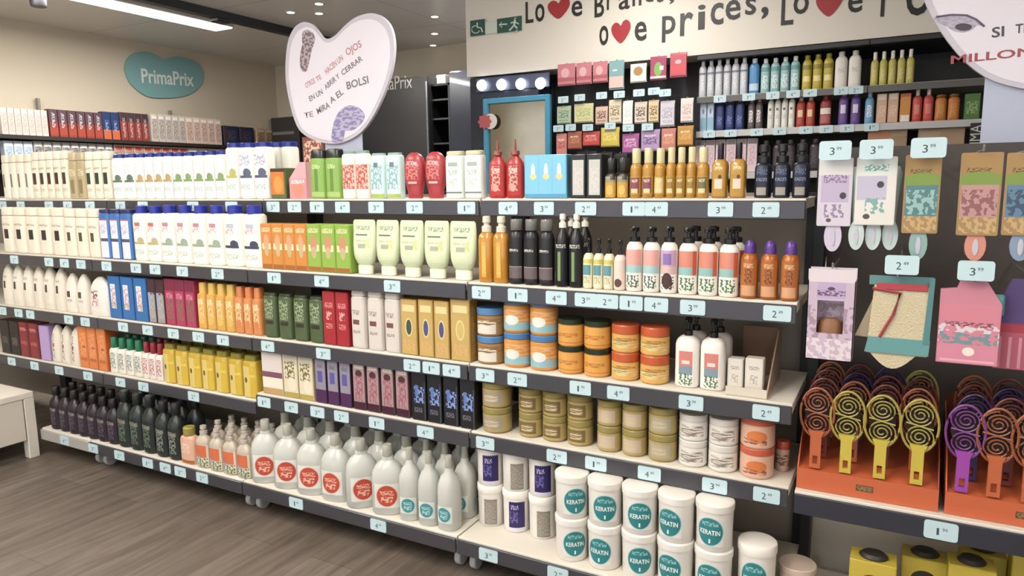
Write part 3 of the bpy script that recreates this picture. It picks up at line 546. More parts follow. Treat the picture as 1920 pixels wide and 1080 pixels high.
R('3', 1137, 1248, 2, 612, 'hair_mask_jar', 'jar', 'yellow jar with red-orange lid', 'orange-lidded jars', jr('e5ae4e', 'cf5a22', strip('e5b056', ('r', .47, .5, .1, .2, 'a8963c'), ('n', .5, .4, .35, .2, 'e0c98a'), ('t', .55, .7, .12, .1, 'b8641c')), .3), d=.09, stack=2)
R('3', 1262, 1358, 2, 597, 'pump_bottle', 'pump bottle', 'large white bottle with coral label, black pump', 'large white pump bottles', lambda w, d, h: bottle(w, d, h, 'e6dfd6', 'round', 3.2, ('pump', '151316', .27, .34), (.04, .72, .66, strip('e6dfd6', ('r', .5, .78, .42, .22, 'd98074'), ('r', .5, .45, .42, .12, '7f93a0'), ('n', .5, .18, .42, .17, '4f7a4c'), ('r', .5, .68, .24, .05, 'ecd5c9')))), d=.06, rows=2, inset=.03)
def tray(w, d, h):
    t = .004; b = MB().box(-w/2, w/2, -d/2, d/2, 0, t); 
    p = [('tray_base', b.mesh('tray_base', mat('c9b8a4', .6)))]
    p.append(('tray_back', MB().box(-w/2, w/2, d/2-t, d/2, t, h).mesh('tray_back', mat('8a6448', .6))))
    p.append(('tray_side', MB().prism([(-d/2+t, t), (d/2-t, t), (d/2-t, h), (d/2-.05, h)], w/2-t, w/2, 0).mesh('tray_side', mat('a68c78', .6))))
    p.append(('tray_lip', MB().box(-w/2, w/2, -d/2, -d/2+t, t, h*.16).mesh('tray_lip', mat('cfc6b4', .5))))
    return p
R('3', 1362, 1440, 1, 640, 'display_tray', 'display tray', 'brown cardboard tray with small white boxes', 'cardboard tray', tray, d=.24, fill=1, jit=0)
# --- fourth shelf
R('4L', 0, 36, 2, 600, 'hair_dye_box', 'box', 'black box with faint print', 'black boxes', lambda w, d, h: carton(w, d, h, '1c1716', strip('1f1a18', ('t', .5, .4, .3, .1, '6a5f54'))), d=.06)
R('4L', 36, 73, 2, 604, 'hair_dye_box', 'box', 'dark red box with faint bands', 'dark red boxes', lambda w, d, h: carton(w, d, h, '6f1220', strip('8a1626', ('t', .5, .8, .4, .05, 'd08a86'), ('t', .5, .4, .4, .05, 'c0605c'), ('r', .9, .5, .1, .5, '6a1222'))), d=.06)
R('4L', 74, 92, 1, 610, 'hair_dye_box', 'box', 'lilac box', 'lilac box', lambda w, d, h: carton(w, d, h, 'a78bc0', strip('ab90c4')), d=.06)
R('4L', 92, 146, 3, 612, 'body_lotion_bottle', 'lotion bottle', 'cream lotion bottle with vertical lettering', 'cream lotion bottles', lambda w, d, h: bottle(w, d, h, 'd6ccba', 'slant', 3, None, (.08, .8, .8, strip('d8cebd', ('n', .35, .5, .14, .46, '7b6c62'), ('r', .4, .55, .12, .05, '9c4038')))), d=.055)
R('4L', 147, 200, 3, 612, 'hair_dye_box', 'box', 'bright orange box', 'bright orange boxes', lambda w, d, h: carton(w, d, h, 'd0641a', strip('e07a28', ('n', .5, .55, .35, .3, 'e8975a'), ('t', .5, .2, .4, .04, 'a04a14'), ('r', .6, .5, .2, .02, '9a4a1c'))), d=.06)
def small(c, cap): return lambda w, d, h: bottle(w, d, h, 'dbd3c6', 'round', 2.6, ('flat', cap, .3, .62), (.05, .95, .9, strip('d9d2c6', ('n', .5, .5, .4, .35, c))), trans=0)
R('4L', 201, 262, 4, 634, 'nail_remover_bottle', 'bottle', 'small white bottle with green cap', 'green-capped bottles', small('7b8d88', '1c7a55'), d=.045, rows=2)
R('4L', 262, 301, 3, 642, 'nail_remover_bottle', 'bottle', 'small white bottle with red cap', 'red-capped bottles', small('c0707c', '9a2434'), d=.045, rows=2)
R('4L', 302, 479, 7, 654, 'shampoo_bottle', 'shampoo bottle', 'bright yellow bottle with pale side tag', 'bright yellow bottles', lambda w, d, h: bottle(w, d, h, 'c9a50e', 'straight', 3.6, ('oval', '857a1c', .13, .8), (.02, .85, .9, strip('d8b412', ('r', .28, .5, .3, .5, 'dcc46a'), ('e', .3, .55, .1, .09, '6a5a2a'), ('t', .75, .7, .2, .04, 'f0dc60'))), brough=.25, coat=.3), d=.06, rows=2)
R('4', 490, 530, 1, 655, 'wax_strip_pack', 'box', 'white flat pack with plum band', 'plum-banded pack', lambda w, d, h: carton(w, d, h, 'bda98a', strip('cfc4be', ('r', .5, .44, .5, .07, '7d4a60'), ('r', .5, .26, .5, .12, 'e6dcc8'), ('r', .5, .06, .5, .07, 'c29a5c'))), d=.05)
R('4', 530, 588, 2, 662, 'wax_strip_pack', 'box', 'cream pack with olive green picture', 'olive-picture packs', lambda w, d, h: carton(w, d, h, 'c0ad84', strip('d9cfb0', ('r', .5, .85, .45, .1, 'b8b0a0'), ('n', .45, .62, .35, .2, '6f6a30'), ('e', .6, .3, .3, .15, 'e4d6bc'), ('r', .5, .05, .5, .06, 'b8a04a'))), d=.05)
R('4', 590, 659, 3, 674, 'hair_dye_box', 'box', 'grey box with purple foot', 'purple-footed boxes', lambda w, d, h: carton(w, d, h, '3c2140', strip('8b8592', ('r', .5, .14, .5, .16, '4f2456'), ('r', .45, .6, .25, .13, '5c55a0'), ('t', .5, .85, .3, .05, '5a5560'))), d=.06, fill=.92)
R('4', 660, 768, 4, 684, 'hair_dye_box', 'box', 'dusty pink box with plum foot', 'dusty pink boxes', lambda w, d, h: carton(w, d, h, '5c4048', strip('a08686', ('r', .5, .07, .5, .09, '42162c'), ('e', .5, .78, .3, .08, '4f2a30'), ('n', .5, .45, .35, .28, 'a8586a'), ('r', .5, .93, .4, .04, 'd5c3ba'))), d=.06, fill=.88)
R('4', 770, 892, 4, 700, 'hair_dye_box', 'box', 'black box with blue slanted mark', 'black and blue boxes', lambda w, d, h: carton(w, d, h, '121216', strip('14141b', ('n', .55, .52, .4, .17, '7f9ad6'), ('r', .35, .6, .12, .12, '5a78b8'), ('t', .45, .2, .3, .05, '6a6874'), ('r', .96, .4, .03, .4, '4a4c50'))), d=.06, fill=.9)
gj = lambda c, l='9c8c4c': (lambda w, d, h: jar(w, w, h, 'ab9454', l, .22, strip('b39c5c', ('r', .5, .5, .13, .36, c), ('n', .5, .5, .09, .2, 'cbb88a')), rough=.2))
R('4', 894, 946, 1, 716, 'hair_gel_jar', 'jar', 'olive gold jar', 'first olive gold jars', gj('9a8d80'), d=.09, stack=2)
R('4', 962, 1102, 3, 735, 'hair_gel_jar', 'jar', 'olive gold jar with brown label', 'brown-label jars', gj('7a6338'), d=.09, stack=2, inset=.02)
R('4', 1110, 1206, 2, 755, 'hair_gel_jar', 'jar', 'olive gold jar with framed white label', 'framed-label jars', gj('c3ad98'), d=.09, stack=2, inset=.012)
R('4', 1207, 1263, 1, 765, 'hair_gel_jar', 'jar', 'large olive gold jar with grey label', 'grey-label jars', gj('a8a08c'), d=.09, stack=2)
R('4', 1265, 1380, 2, 782, 'hair_mask_jar', 'jar', 'white jar with coconut picture', 'white coconut jars', jr('d9d4cb', 'd3cdc4', strip('dcd6cc', ('n', .52, .5, .14, .3, '8f7f70'), ('t', .42, .3, .08, .15, 'a5a09c')), .22), d=.09, stack=2)
R('4', 1381, 1450, 1, 784, 'hair_mask_jar', 'jar', 'orange-labelled jar with red-orange lid', 'orange-label white jars', jr('ddb9a0', 'cf5c3c', strip('dfae92', ('e', .52, .5, .1, .3, 'e07a34'), ('t', .5, .25, .12, .12, '8d5a4c')), .2), d=.09, stack=2)
R('4', 1452, 1480, 1, 828, 'hair_mask_jar', 'jar', 'small jar with red-orange lid', 'small orange-lidded jar', jr('c9a58c', 'b5482e', strip('b99a80', ('n', .5, .5, .3, .3, '6a4a40')), .25), d=.06, inset=.09)
# --- bottom shelf
dk = lambda b, c, capc: (lambda w, d, h: bottle(w, d, h, b, 'shoulder', 2.4, ('flat', capc, .2, .5), (.08, .68, .9, strip(b, ('n', .5, .5, .3, .4, c), ('t', .5, .85, .36, .08, '8d8478')))))
R('5', 88, 214, 7, 736, 'shower_gel_bottle', 'bottle', 'dark plum bottle with round shoulders', 'dark plum bottles', dk('241a22', '5d4a60', '1a1415'), d=.06, rows=2)
R('5', 214, 284, 3, 738, 'mouthwash_bottle', 'bottle', 'large blackish green bottle', 'blackish green bottles', dk('1d2622', '5f6f5c', '151917'), d=.07, fill=.93, rows=2)
R('5', 285, 332, 2, 755, 'mouthwash_bottle', 'bottle', 'large blackish green bottle with pale print', 'printed blackish bottles', dk('1f2624', '7b8078', '171a1a'), d=.07, rows=2, fill=.92)
R('5', 333, 360, 1, 800, 'hair_lotion_bottle', 'bottle', 'peach bottle with olive cap', 'peach bottle', lambda w, d, h: bottle(w, d, h, 'd9a68a', 'round', 3, ('flat', '9c8c3a', .22, .6), (.04, .9, .9, strip('dba98e', ('t', .5, .6, .3, .2, 'e8c8b0'), ('r', .5, .06, .5, .06, 'a8641c')))), d=.05)
R('5', 361, 464, 4, 806, 'hair_lotion_bottle', 'bottle', 'clear bottle with orange label over leaves', 'orange-label clear bottles', lambda w, d, h: bottle(w, d, h, mat('cfc0ac', .2, trans=.25), 'shoulder', 2.4, ('spray', 'b8aea2', .2, .4), (.04, .7, .92, strip('d5c5b0', ('r', .5, .7, .42, .28, 'dc6f3e'), ('n', .5, .2, .46, .2, '4f7a4a'), ('n', .3, .4, .2, .1, '7f9ac0')))), d=.05, rows=3)
def jug(col, tx):
    def mk(w, d, h):
        P = bottle(w, d, h, mat('d3d4cb', .22, trans=.25), 'jug', 2.5, ('flat', mat('b7b5a8', .25, trans=.2), .17, .3), None)
        e = strip('d3d4cb', ('e', .5, .5, .46, .47, 'd8c9ba' if col == 'c8452c' else 'bfd6d3'), ('e', .5, .5, .41, .43, col), ('t', .5, .62, .28, .1, tx), ('n', .5, .35, .25, .12, tx))
        P.append(('label', label_patch(w, d, h*.83, PROF['jug'], 2.5, h*.11, h*.11+w*.76, .74, e)))
        return P
    return mk
ROTJ = [.35, -.1, -.15, -.5, .75, .1, .3, .15, .12]
R('5', 464, 740, 6, 812, 'dispenser_bottle', 'bottle', 'clear dispenser bottle with round red label', 'red-label clear bottles', jug('c8452c', 'e8b09a'), d=.085, rows=3, rot=[.55, .5, .4, .15, .8, .5], fill=.97)
R('5', 739, 850, 3, 850, 'dispenser_bottle', 'bottle', 'clear dispenser bottle with round teal label', 'teal-label clear bottles', jug('3f9199', 'a8d3d3'), d=.078, rows=3, rot=[.35, .25, .02], fill=.94)
def tub(kind, text):
    def mk(w, d, h):
        r = w/2; hb = h*.84
        P = [('tub_body', MB().loft([(0, r*.84, r*.84), (0, r*.88, r*.88), (.004, r*.92, r*.92), (hb*.5, r*.93, r*.93), (hb, r*.95, r*.95)], 40).mesh('tub_body', mat('ded8cf', .3))),
             ('lid', MB().loft([(hb-.002, r*.99, r*.99), (hb+h*.02, r, r), (h*.965, r, r), (h*.985, r*.96, r*.96), (h, r*.82, r*.82)], 40).mesh('lid', mat('e8e2d8', .32)))]
        q = r*.945
        if kind == 'teal':
            A = .78; z0, z1 = hb*.14, hb*.88
            am = strip('ded8cf', ('e', .5, .5, .49, .49, 'a9d0cf'), ('e', .5, .5, .46, .46, '23858a'), ('t', .5, .76, .3, .07, '8fc4c2'), ('r', .5, .18, .03, .07, 'd6e8e2'))
        elif kind == 'purple': A = .62; z0, z1 = hb*.08, hb*.9; am = strip('2b2060', ('t', .35, .8, .25, .08, 'b8aed0'), ('n', .3, .45, .25, .2, '6a5fa0'), ('r', .5, .03, .5, .05, 'd5cfe0'))
        else: A = .5; z0, z1 = hb*.06, hb*.8; am = strip('857d70', ('t', .5, .5, .45, .45, '9c9488'))
        P.append(('label', MB().patch(lambda u, v: (q*math.sin(A*(2*u-1)), -q*math.cos(A*(2*u-1)), z0+(z1-z0)*v), 16, 1).mesh('label', am, 60)))
        if text:
            me = face_minus_y(text_mesh(text, .02, 0, mat('e3efe9', .5), 'lettering', bold=.0004)); fit_text(me, -q*.56, q*.56, z0+(z1-z0)*.4, z0+(z1-z0)*.56)
            for v in me.vertices:
                a = v.co.x/q; v.co.x = (q+.0008)*math.sin(a); v.co.y = -(q+.0008)*math.cos(a)
            P.append(('lettering', me, 'label'))
        return P
    return mk
TUB_P = tub('purple', None); TUB_G = tub('grey', None)
def purp(w, d, h):
    a, b = TUB_P(w, d, h), TUB_G(w, d, h)
    return [b, a, a, b, b, a]
R('5', 884, 1031, 3, 842, 'hair_mask_tub', 'tub', 'white tub with purple or grey side label', 'purple-label tubs', purp, d=.1, stack=2, fill=.97, rot=[.45, .5, .5, .55, .5, .45], inset=.1)
R('5', 1030, 1368, 5, 889, 'hair_mask_tub', 'tub', 'white tub with round teal label', 'teal-label tubs', tub('teal', 'KERATIN'), d=.1, stack=2, fill=.98, rot=[.6, .65, 0, .35, .35, .3, -.15, -.2, -.05, -.05], inset=.02, h=.272)
R('5', 1375, 1452, 1, 1021, 'hair_mask_tub', 'tub', 'lone unstacked white tub with blue label', 'lone tub', tub('teal', 'KERATIN'), d=.1, fill=.98, inset=.05)
build_runs(); RUNS.clear()
# the two small white boxes stand in the cardboard tray
Yf, z = SH['3']
for i, (a, b) in enumerate(((1363, 1392), (1396, 1430))):
    Y = Yf+.05; xa = X_at(a, Y, z+.05); xb = X_at(b, Y, z+.05)
    put(carton(xb-xa, .035, Z_at((xa+xb)/2, Y, 675)-z-.004, 'd6cfc2', strip('d8d1c5', ('t', .5, .72, .32, .06, '8f877c'), ('n', .5, .35, .25, .15, 'b3aba0'))), 'serum_box', ((xa+xb)/2, Y+.022, z+.0064), 'small white box in the cardboard tray, ' + ('beside the large pump bottle', 'under the brown side flap')[i], 'box', 'small white boxes in the tray')

# ------------------------------------------------------------------ price tags on the shelf rails
TAGM = mat('bcd6dc', .3); INK = mat('39474e', .5)
DIG = {}
def digits(n):
    if n not in DIG:
        a = face_minus_y(text_mesh(n, .024, 0, INK, 'price_digits')); fit_text(a, -.012 if n != '1' else -.009, -.001 if n != '1' else -.004, -.011, .007)
        DIG[n] = a
        b = face_minus_y(text_mesh('99' if n in '13' else '49', .01, 0, INK, 'price_digits')); fit_text(b, .003, .014, .0, .008)
        DIG[n+'s'] = b
    return DIG[n], DIG[n+'s']
def rrect(hx, hz, r, k=3):
    o = []
    for cx, cz, a0 in ((hx-r, hz-r, 0), (-hx+r, hz-r, PI/2), (-hx+r, -hz+r, PI), (hx-r, -hz+r, 1.5*PI)):
        for i in range(k+1): o.append((cx+r*math.cos(a0+i*PI/2/k), cz+r*math.sin(a0+i*PI/2/k)))
    return o
TAG_ME = MB().prism([(-x, z) for x, z in rrect(.0345, .02, .005)], -.0015, .0015, 1).mesh('price_card', TAGM)
TAG_BIG = MB().prism([(-x, z) for x, z in rrect(.036, .023, .007)], -.0015, .0015, 1).mesh('price_card', TAGM)
def price_tag(loc, n, label, group, big=0):
    t = thing('price_tag', loc, label, 'price tag', group)
    obj('price_card', TAG_BIG if big else TAG_ME, t)
    a, b = digits(n)
    for me in (a, b): obj('price_digits', me, t, (0, -.0018, 0))
TAGS = {'1': [8, 42, 95, 130, 172, 229, 271, 365, 437, 515, 555, 597, 645, 708, 780, 877, 955, 1022, 1100, 1190, 1232, 1352, 1437],
 '2': [30, 95, 124, 155, 203, 258, 294, 345, 411, 517, 606, 738, 905, 973, 1045, 1100, 1140, 1185, 1232, 1300, 1458],
 '3': [8, 38, 60, 132, 163, 234, 280, 328, 375, 421, 505, 609, 775, 811, 849, 912, 972, 1090, 1161, 1297, 1437],
 '4': [25, 68, 114, 168, 229, 272, 366, 498, 549, 598, 643, 709, 800, 912, 1046, 1119, 1219, 1341, 1438],
 '5': [124, 178, 227, 280, 313, 341, 382, 558, 712, 918, 1048]}
_tl = []
for s, xs in TAGS.items():
    for i, x in enumerate(xs):
        k = '4L' if s == '4' and x < 480 else s
        Yk, zk = SH[k]; X = X_at(x, Yk, zk-.03)
        # which product stands above it
        best = min(((abs(o.location.x-X), o) for o in bpy.data.objects if o.parent is None and o.get('group', '').endswith('on the '+SHN[k]) and abs(o.location.z-zk) < .02), key=lambda q: q[0], default=None)
        short = best[1]['group'].split(' on the ')[0]
        _tl.append([s, X, (X, Yk-.0077, zk-.03), short, SHN[k]])
for s in TAGS:
    ts = sorted([q for q in _tl if q[0] == s], key=lambda q: -q[1])
    cnt = {}
    for q in ts: cnt.setdefault(q[3], []).append(q)
    for j, q in enumerate(ts):
        same = cnt[q[3]]; extra = ''
        if len(same) > 1: extra = ', ' + ORD[same.index(q)+1] + ' from the brush display'
        price_tag(q[2], '3214'[(j*7+len(s)) % 4], f"blue price tag under the {q[3]}, {q[4]}{extra}", 'price tags on the '+q[4]+' rail')

# ------------------------------------------------------------------ hooks and hanging goods over the brush display
HY = 1.965
M_STEEL = mat('c9c7c3', .25, metal=.8)
def hook(X, z, y0=HY-.02):
    obj('hook', MB().tube([(X, BACK-.006-BACK, z), (X, y0-BACK, z), (X, y0-.004-BACK, z+.012)], .0025, 6).mesh('hook', M_STEEL), HOOK_UNIT)
def hanging(name, cat, label, group, x0, x1, y0, y1, mk, Y=HY, rz=0, hz=None):
    """goods that hang on a hook: the outline in the photo gives the size on the plane of the hook's end"""
    A = at((x0+x1)/2, y0, 1, Y); B = at((x0+x1)/2, y1, 1, Y); w = at(x1, (y0+y1)/2, 1, Y).x-at(x0, (y0+y1)/2, 1, Y).x
    h = A.z-B.z; X = (A.x+B.x)/2
    t = put(mk(w, h), name, (X, Y, B.z), label, cat, group, rz)
    hook(X, A.z+.004, Y-.02)
    return t
def card(w, h0, h1, z1, m, name='backing_card', th=.0012, y=0):
    return (name, MB().prism([(-x, z+(z1+h0)/2) for x, z in rrect(w/2, (z1-h0)/2, .004)], y-th, y+th, 1).mesh(name, m))
def cardface(w, z0, z1, am, y=-.0018):
    return ('printed_front', MB().patch(lambda u, v: (-w/2+w*u, y, z0+(z1-z0)*v), 1, 1).mesh('printed_front', am))
def oval_brush(w, h, col, cardcol, am, frac, n=1):
    """a detangling brush on a card, its oval handle showing below the card"""
    hb = h*(1-frac); P = [card(w, h*frac*.92, h, h, mat(cardcol, .5)), cardface(w*.97, h*frac*.94, h*.99, am)]
    for k in range(n):
        cx = (k-(n-1)/2)*w*.42
        hw = w*(.26 if n == 1 else .2)
        mb = MB().prism([(cx-hw*math.cos(2*PI*i/20), h*frac*.55+h*frac*.55*math.sin(2*PI*i/20)) for i in range(20)], .003+.011*k, .012+.011*k, 1)
        P.append(('handle', mb.mesh('handle', mat(col, .35))))
        mb = MB().prism([(cx-hw*.28*math.cos(2*PI*i/14), h*frac*.5+h*frac*.3*math.sin(2*PI*i/14)) for i in range(14)], .001+.011*k, .0035+.011*k, 1)
        P.append(('grip_inlay', mb.mesh('grip_inlay', mat('b9b4c2', .4))))
        hd = MB().loft([(h*frac*.95, hw*.6, .007), (h*.5, hw*.75, .01), (h*.82, hw*1.1, .011), (h*.9, hw*.8, .008)], 16)
        hd.v = [(x+cx, y+.015+.011*k, z) for x, y, z in hd.v]
        P.append(('brush_head', hd.mesh('brush_head', mat(col, .35))))
    return P
hanging('detangling_brush', 'hairbrush', 'lilac hairbrush on a lilac card hanging beside the navy pump bottles', 'carded hairbrushes on hooks', 1532, 1596, 296, 472,
        lambda w, h: oval_brush(w, h, 'c3b6cc', 'c9c0c6', strip('c6bdc9', ('r', .5, .88, .5, .12, 'd3cdcd'), ('r', .5, .55, .42, .2, 'b3a5c0'), ('e', .75, .45, .1, .05, '3d3342'), ('t', .5, .7, .35, .06, '8a6f96'), ('n', .5, .22, .3, .1, '8f7f9c'), ('e', .35, .08, .08, .03, '5a4a4a')), .3))
hanging('detangling_brush', 'hairbrush', 'pack of pale green hairbrushes on a white and mint card', 'carded hairbrushes on hooks', 1602, 1678, 294, 470,
        lambda w, h: oval_brush(w, h, 'b6c6c2', 'd5d0c6', strip('d6d2ca', ('r', .5, .85, .45, .12, 'cfd6cf'), ('t', .5, .85, .3, .05, '6fa59c'), ('r', .4, .55, .38, .18, 'b7b0c6'), ('e', .62, .6, .09, .05, '3d3836'), ('n', .5, .28, .25, .12, '79aaa4'), ('e', .3, .12, .09, .04, '4c4642')), .3, 3))
kraft = lambda c, c2: strip('a98650', ('r', .5, .82, .5, .18, 'ab8444'), ('t', .45, .8, .3, .03, '6f5424'), ('e', .5, .68, .6, .1, '7f9a34'), ('r', .5, .42, .46, .2, c), ('n', .5, .4, .44, .16, c2), ('n', .5, .12, .46, .1, 'c9a468'))
hanging('detangling_brush', 'hairbrush', 'teal hairbrush on a kraft card with green wave', 'kraft carded hairbrushes on hooks', 1692, 1760, 290, 488, lambda w, h: oval_brush(w, h, '86a9a2', 'a98650', kraft('4f7f80', '8fb5b0'), .28))
hanging('detangling_brush', 'hairbrush', 'coral hairbrush on a kraft card with pink zigzag print', 'kraft carded hairbrushes on hooks', 1795, 1874, 286, 490, lambda w, h: oval_brush(w, h, 'd98a72', 'b08a54', kraft('b98a86', '8f5a5c'), .26))
hanging('detangling_brush', 'hairbrush', 'blue hairbrush on a kraft card beyond the coral one', 'kraft carded hairbrushes on hooks', 1880, 1960, 286, 490, lambda w, h: oval_brush(w, h, '7f95ae', 'b08a54', kraft('5a7f9c', '38506a'), .26))
def soap_box(w, h):
    d = .05; z0, z1 = h*.3, h*.66; q = w*.28
    b = MB()   # front wall with a real window in it
    for a in ((-w/2, -q, 0, h), (q, w/2, 0, h), (-q, q, 0, z0), (-q, q, z1, h)): b.box(a[0], a[1], -d/2, -d/2+.002, a[2], a[3])
    for a in ((-w/2, -w/2+.002), (w/2-.002, w/2)): b.box(a[0], a[1], -d/2, d/2, 0, h*.88)
    b.box(-w/2, w/2, d/2-.002, d/2, 0, h); b.box(-w/2, w/2, -d/2, d/2, 0, .002)
    m = art('bfa9bb', (('r', .5, .93, .5, .07, 'd3c6cb'), ('r', .5, .77, .3, .09, 'b49fc0'), ('t', .5, .74, .3, .03, '6f4a70'), ('e', .5, .79, .08, .02, '5a3c5c'), ('n', .5, .3, .5, .3, 'a08898'), ('n', .5, .12, .5, .12, 'd8c9cf')), coord='Generated')
    br = MB().loft([(.004, w*.3, .016), (h*.1, w*.32, .018), (h*.42, w*.26, .015), (h*.45, w*.15, .01)], 20)
    return [('box_body', b.mesh('box_body', m)), ('brush', br.mesh('brush', mat('8d5a30', .5)))]
hanging('body_brush_box', 'box', 'lilac marbled box with a dark window, hanging under the lilac brush', None, 1514, 1602, 503, 672, soap_box)
def mitt(w, h):
    P = [('header_card', MB().box(-w*.35, w*.45, .004, .007, h*.9, h).mesh('header_card', mat('5d8f90', .5)))]
    tz = [(-w*.28, h*.9), (w*.4, h*.9), (w*.42, h*.16), (-w*.34, h*.16)]
    def loofa(c):
        m = bpy.data.materials.new('loofah_weave'); m.use_nodes = True; nt = m.node_tree; b = nt.nodes['Principled BSDF']; v = nt.nodes.new('ShaderNodeTexVoronoi'); v.inputs['Scale'].default_value = 260
        tc = nt.nodes.new('ShaderNodeTexCoord'); nt.links.new(tc.outputs['Object'], v.inputs['Vector']); bp = nt.nodes.new('ShaderNodeBump'); bp.inputs['Distance'].default_value = .002; bp.inputs['Strength'].default_value = .7
        nt.links.new(v.outputs['Distance'], bp.inputs['Height']); nt.links.new(bp.outputs[0], b.inputs['Normal']); b.inputs['Base Color'].default_value = lin(c); b.inputs['Roughness'].default_value = .9
        return m
    lm = loofa('cdbf9c')
    back = MB().prism([(-w*.5, h*.32), (-w*.22, h*.88), (w*.05, h*.88), (w*.1, h*.3)], .006, .02, 1).mesh('glove_panel', mat('b9a888', .8))
    P.append(('glove_panel', back))
    P.append(('loofah_panel', MB().prism([(p, q) for p, q in tz], -.012, .004, 1).mesh('loofah_panel', lm)))
    P.append(('cuff', MB().prism([(-w*.36, h*.17), (w*.44, h*.17), (w*.45, h*.34), (-w*.32, h*.34)], -.015, -.0125, 1).mesh('cuff', mat('5f9a9a', .6))))
    P.append(('fingertip', MB().prism([(-w*.3, h*.17)]+[(-w*.3+w*.6*(i/10), h*.17-h*.17*math.sin(PI*i/10)) for i in range(1, 10)]+[(w*.3, h*.17)], -.01, .004, 1).mesh('fingertip', lm)))
    P.append(('red_piping', MB().tube([(-w*.3, -.014, h*.87), (w*.05, -.015, h*.83), (-w*.02, -.015, h*.6), (-w*.18, -.014, h*.34)], .004, 6).mesh('red_piping', mat('a83a38', .6))))
    P.append(('red_piping', MB().box(w*-.25, w*.38, -.016, -.0122, h*.86, h*.93, .001).mesh('red_piping', mat('b83a44', .6))))
    P.append(('side_band', MB().prism([(w*.36, h*.3), (w*.44, h*.3), (w*.46, h), (w*.4, h)], -.0165, -.0125, 1).mesh('side_band', mat('4f8688', .6))))
    return P
hanging('loofah_mitt', 'bath mitt', 'cream loofah bath mitt with teal cuff and red piping', None, 1602, 1752, 518, 690, mitt)
def band_pack(w, h):
    am = strip('d77f92', ('n', .5, .5, .5, .16, 'cfc6c9'), ('n', .5, .42, .48, .1, '6f8f94'), ('r', .5, .16, .5, .16, 'd9849c'), ('e', .52, .2, .1, .075, 'ecdccc'), ('t', .5, .66, .4, .04, '8f4456'), ('r', .5, .04, .45, .02, 'e6a6b4'))
    return [('pouch_body', MB().prism([(-w*.5, 0), (w*.45, 0), (w*.46, h*.74), (w*.22, h), (-w*.2, h), (-w*.24, h*.92), (-w*.5, h*.9)], -.008, .008, 1).mesh('pouch_body', mat('cf8094', .5))),
            ('printed_front', MB().patch(lambda u, v: (-w*.49+w*.94*u, -.0086, h*.01+h*.72*v), 1, 1).mesh('printed_front', am)),
            ('strap', MB().box(w*.28, w*.5, -.004, .01, h*.6, h*.86, .004).mesh('strap', mat('4f8f96', .6)))]
hanging('spa_headband', 'headband', 'pink pack with patterned band hanging beside the bath mitt', None, 1758, 1880, 528, 682, band_pack)
def stripe_glove(w, h):
    am = strip('b5556a', ('r', .5, .74, .5, .27, '5a4478'), ('r', .5, .46, .5, .05, 'b0384c')); m = am
    b = MB().prism([(-w*.5, 0), (w*.5, 0), (w*.5, h), (-w*.3, h), (-w*.5, h*.7)], -.008, .008, 1)
    P = [('glove_body', b.mesh('glove_body', art('b5556a', (('r', .5, .74, .5, .27, '5a4478'), ('r', .5, .46, .5, .05, 'b0384c')), coord='Generated', rough=.8)))]
    for i in range(6): P.append(('stripe', MB().box(-w*.45+w*.16*i, -w*.45+w*.16*i+w*.05, -.0095, -.0078, .003, h*.36).mesh('stripe', mat('c98a96', .8))))
    return P
hanging('exfoliating_glove', 'glove', 'purple and pink striped bath glove beside the pink headband pack', None, 1866, 1990, 524, 694, stripe_glove, Y=HY+.03)
for i, (x, y, n, wd) in enumerate(((1566, 282, '3', 'above the lilac hairbrush'), (1643, 280, '3', 'above the mint card hairbrushes'), (1741, 277, '3', 'above the teal hairbrush'), (1691, 497, '2', 'above the loofah mitt'), (1830, 508, '3', 'above the pink headband pack'))):
    p = at(x, y, 1, HY-.03)
    price_tag((p.x, HY-.03, p.z), n, 'pale blue price tag on a hook '+wd, 'price tags on hooks', 1)
    hook(p.x, p.z+.01, HY-.0225)
Yk, zk = 1.94, .46
price_tag((X_at(1764, Yk, zk-.03), Yk-.0077, zk-.032), '1', 'pale blue price tag under the orange brush boxes', None, 1)

# ------------------------------------------------------------------ orange display boxes with maze brushes
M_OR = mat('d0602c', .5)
def display_box(X0_, X1_, Y0_, Y1_, z, label):
    w = X1_-X0_; d = Y1_-Y0_; t = thing('brush_display_box', ((X0_+X1_)/2, Y0_, z), label, 'display box', 'orange display boxes')
    h = .09; k = .003
    obj('box_base', MB().box(-w/2, w/2, 0, d, 0, k).mesh('box_base', M_OR), t)
    obj('box_front', MB().box(-w/2, w/2, 0, k, k, .056).mesh('box_front', M_OR), t)
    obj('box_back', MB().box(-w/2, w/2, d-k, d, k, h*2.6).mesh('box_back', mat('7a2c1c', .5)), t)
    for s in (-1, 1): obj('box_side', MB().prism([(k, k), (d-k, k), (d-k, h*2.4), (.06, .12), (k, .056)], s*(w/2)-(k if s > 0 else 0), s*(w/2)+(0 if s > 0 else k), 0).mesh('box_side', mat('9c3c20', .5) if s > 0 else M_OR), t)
    obj('dark_print', MB().patch(lambda u, v: (-.02+.04*u, -.0006, .02+.016*v), 1, 1).mesh('dark_print', strip('5a3a22', ('n', .5, .5, .45, .4, 'a08a50'))), t)
    obj('deck', MB().prism([(k, .05), (k, .053), (d-k, .098), (d-k, .094)], -w/2+k, w/2-k, 0).mesh('deck', M_OR), t)
    return t
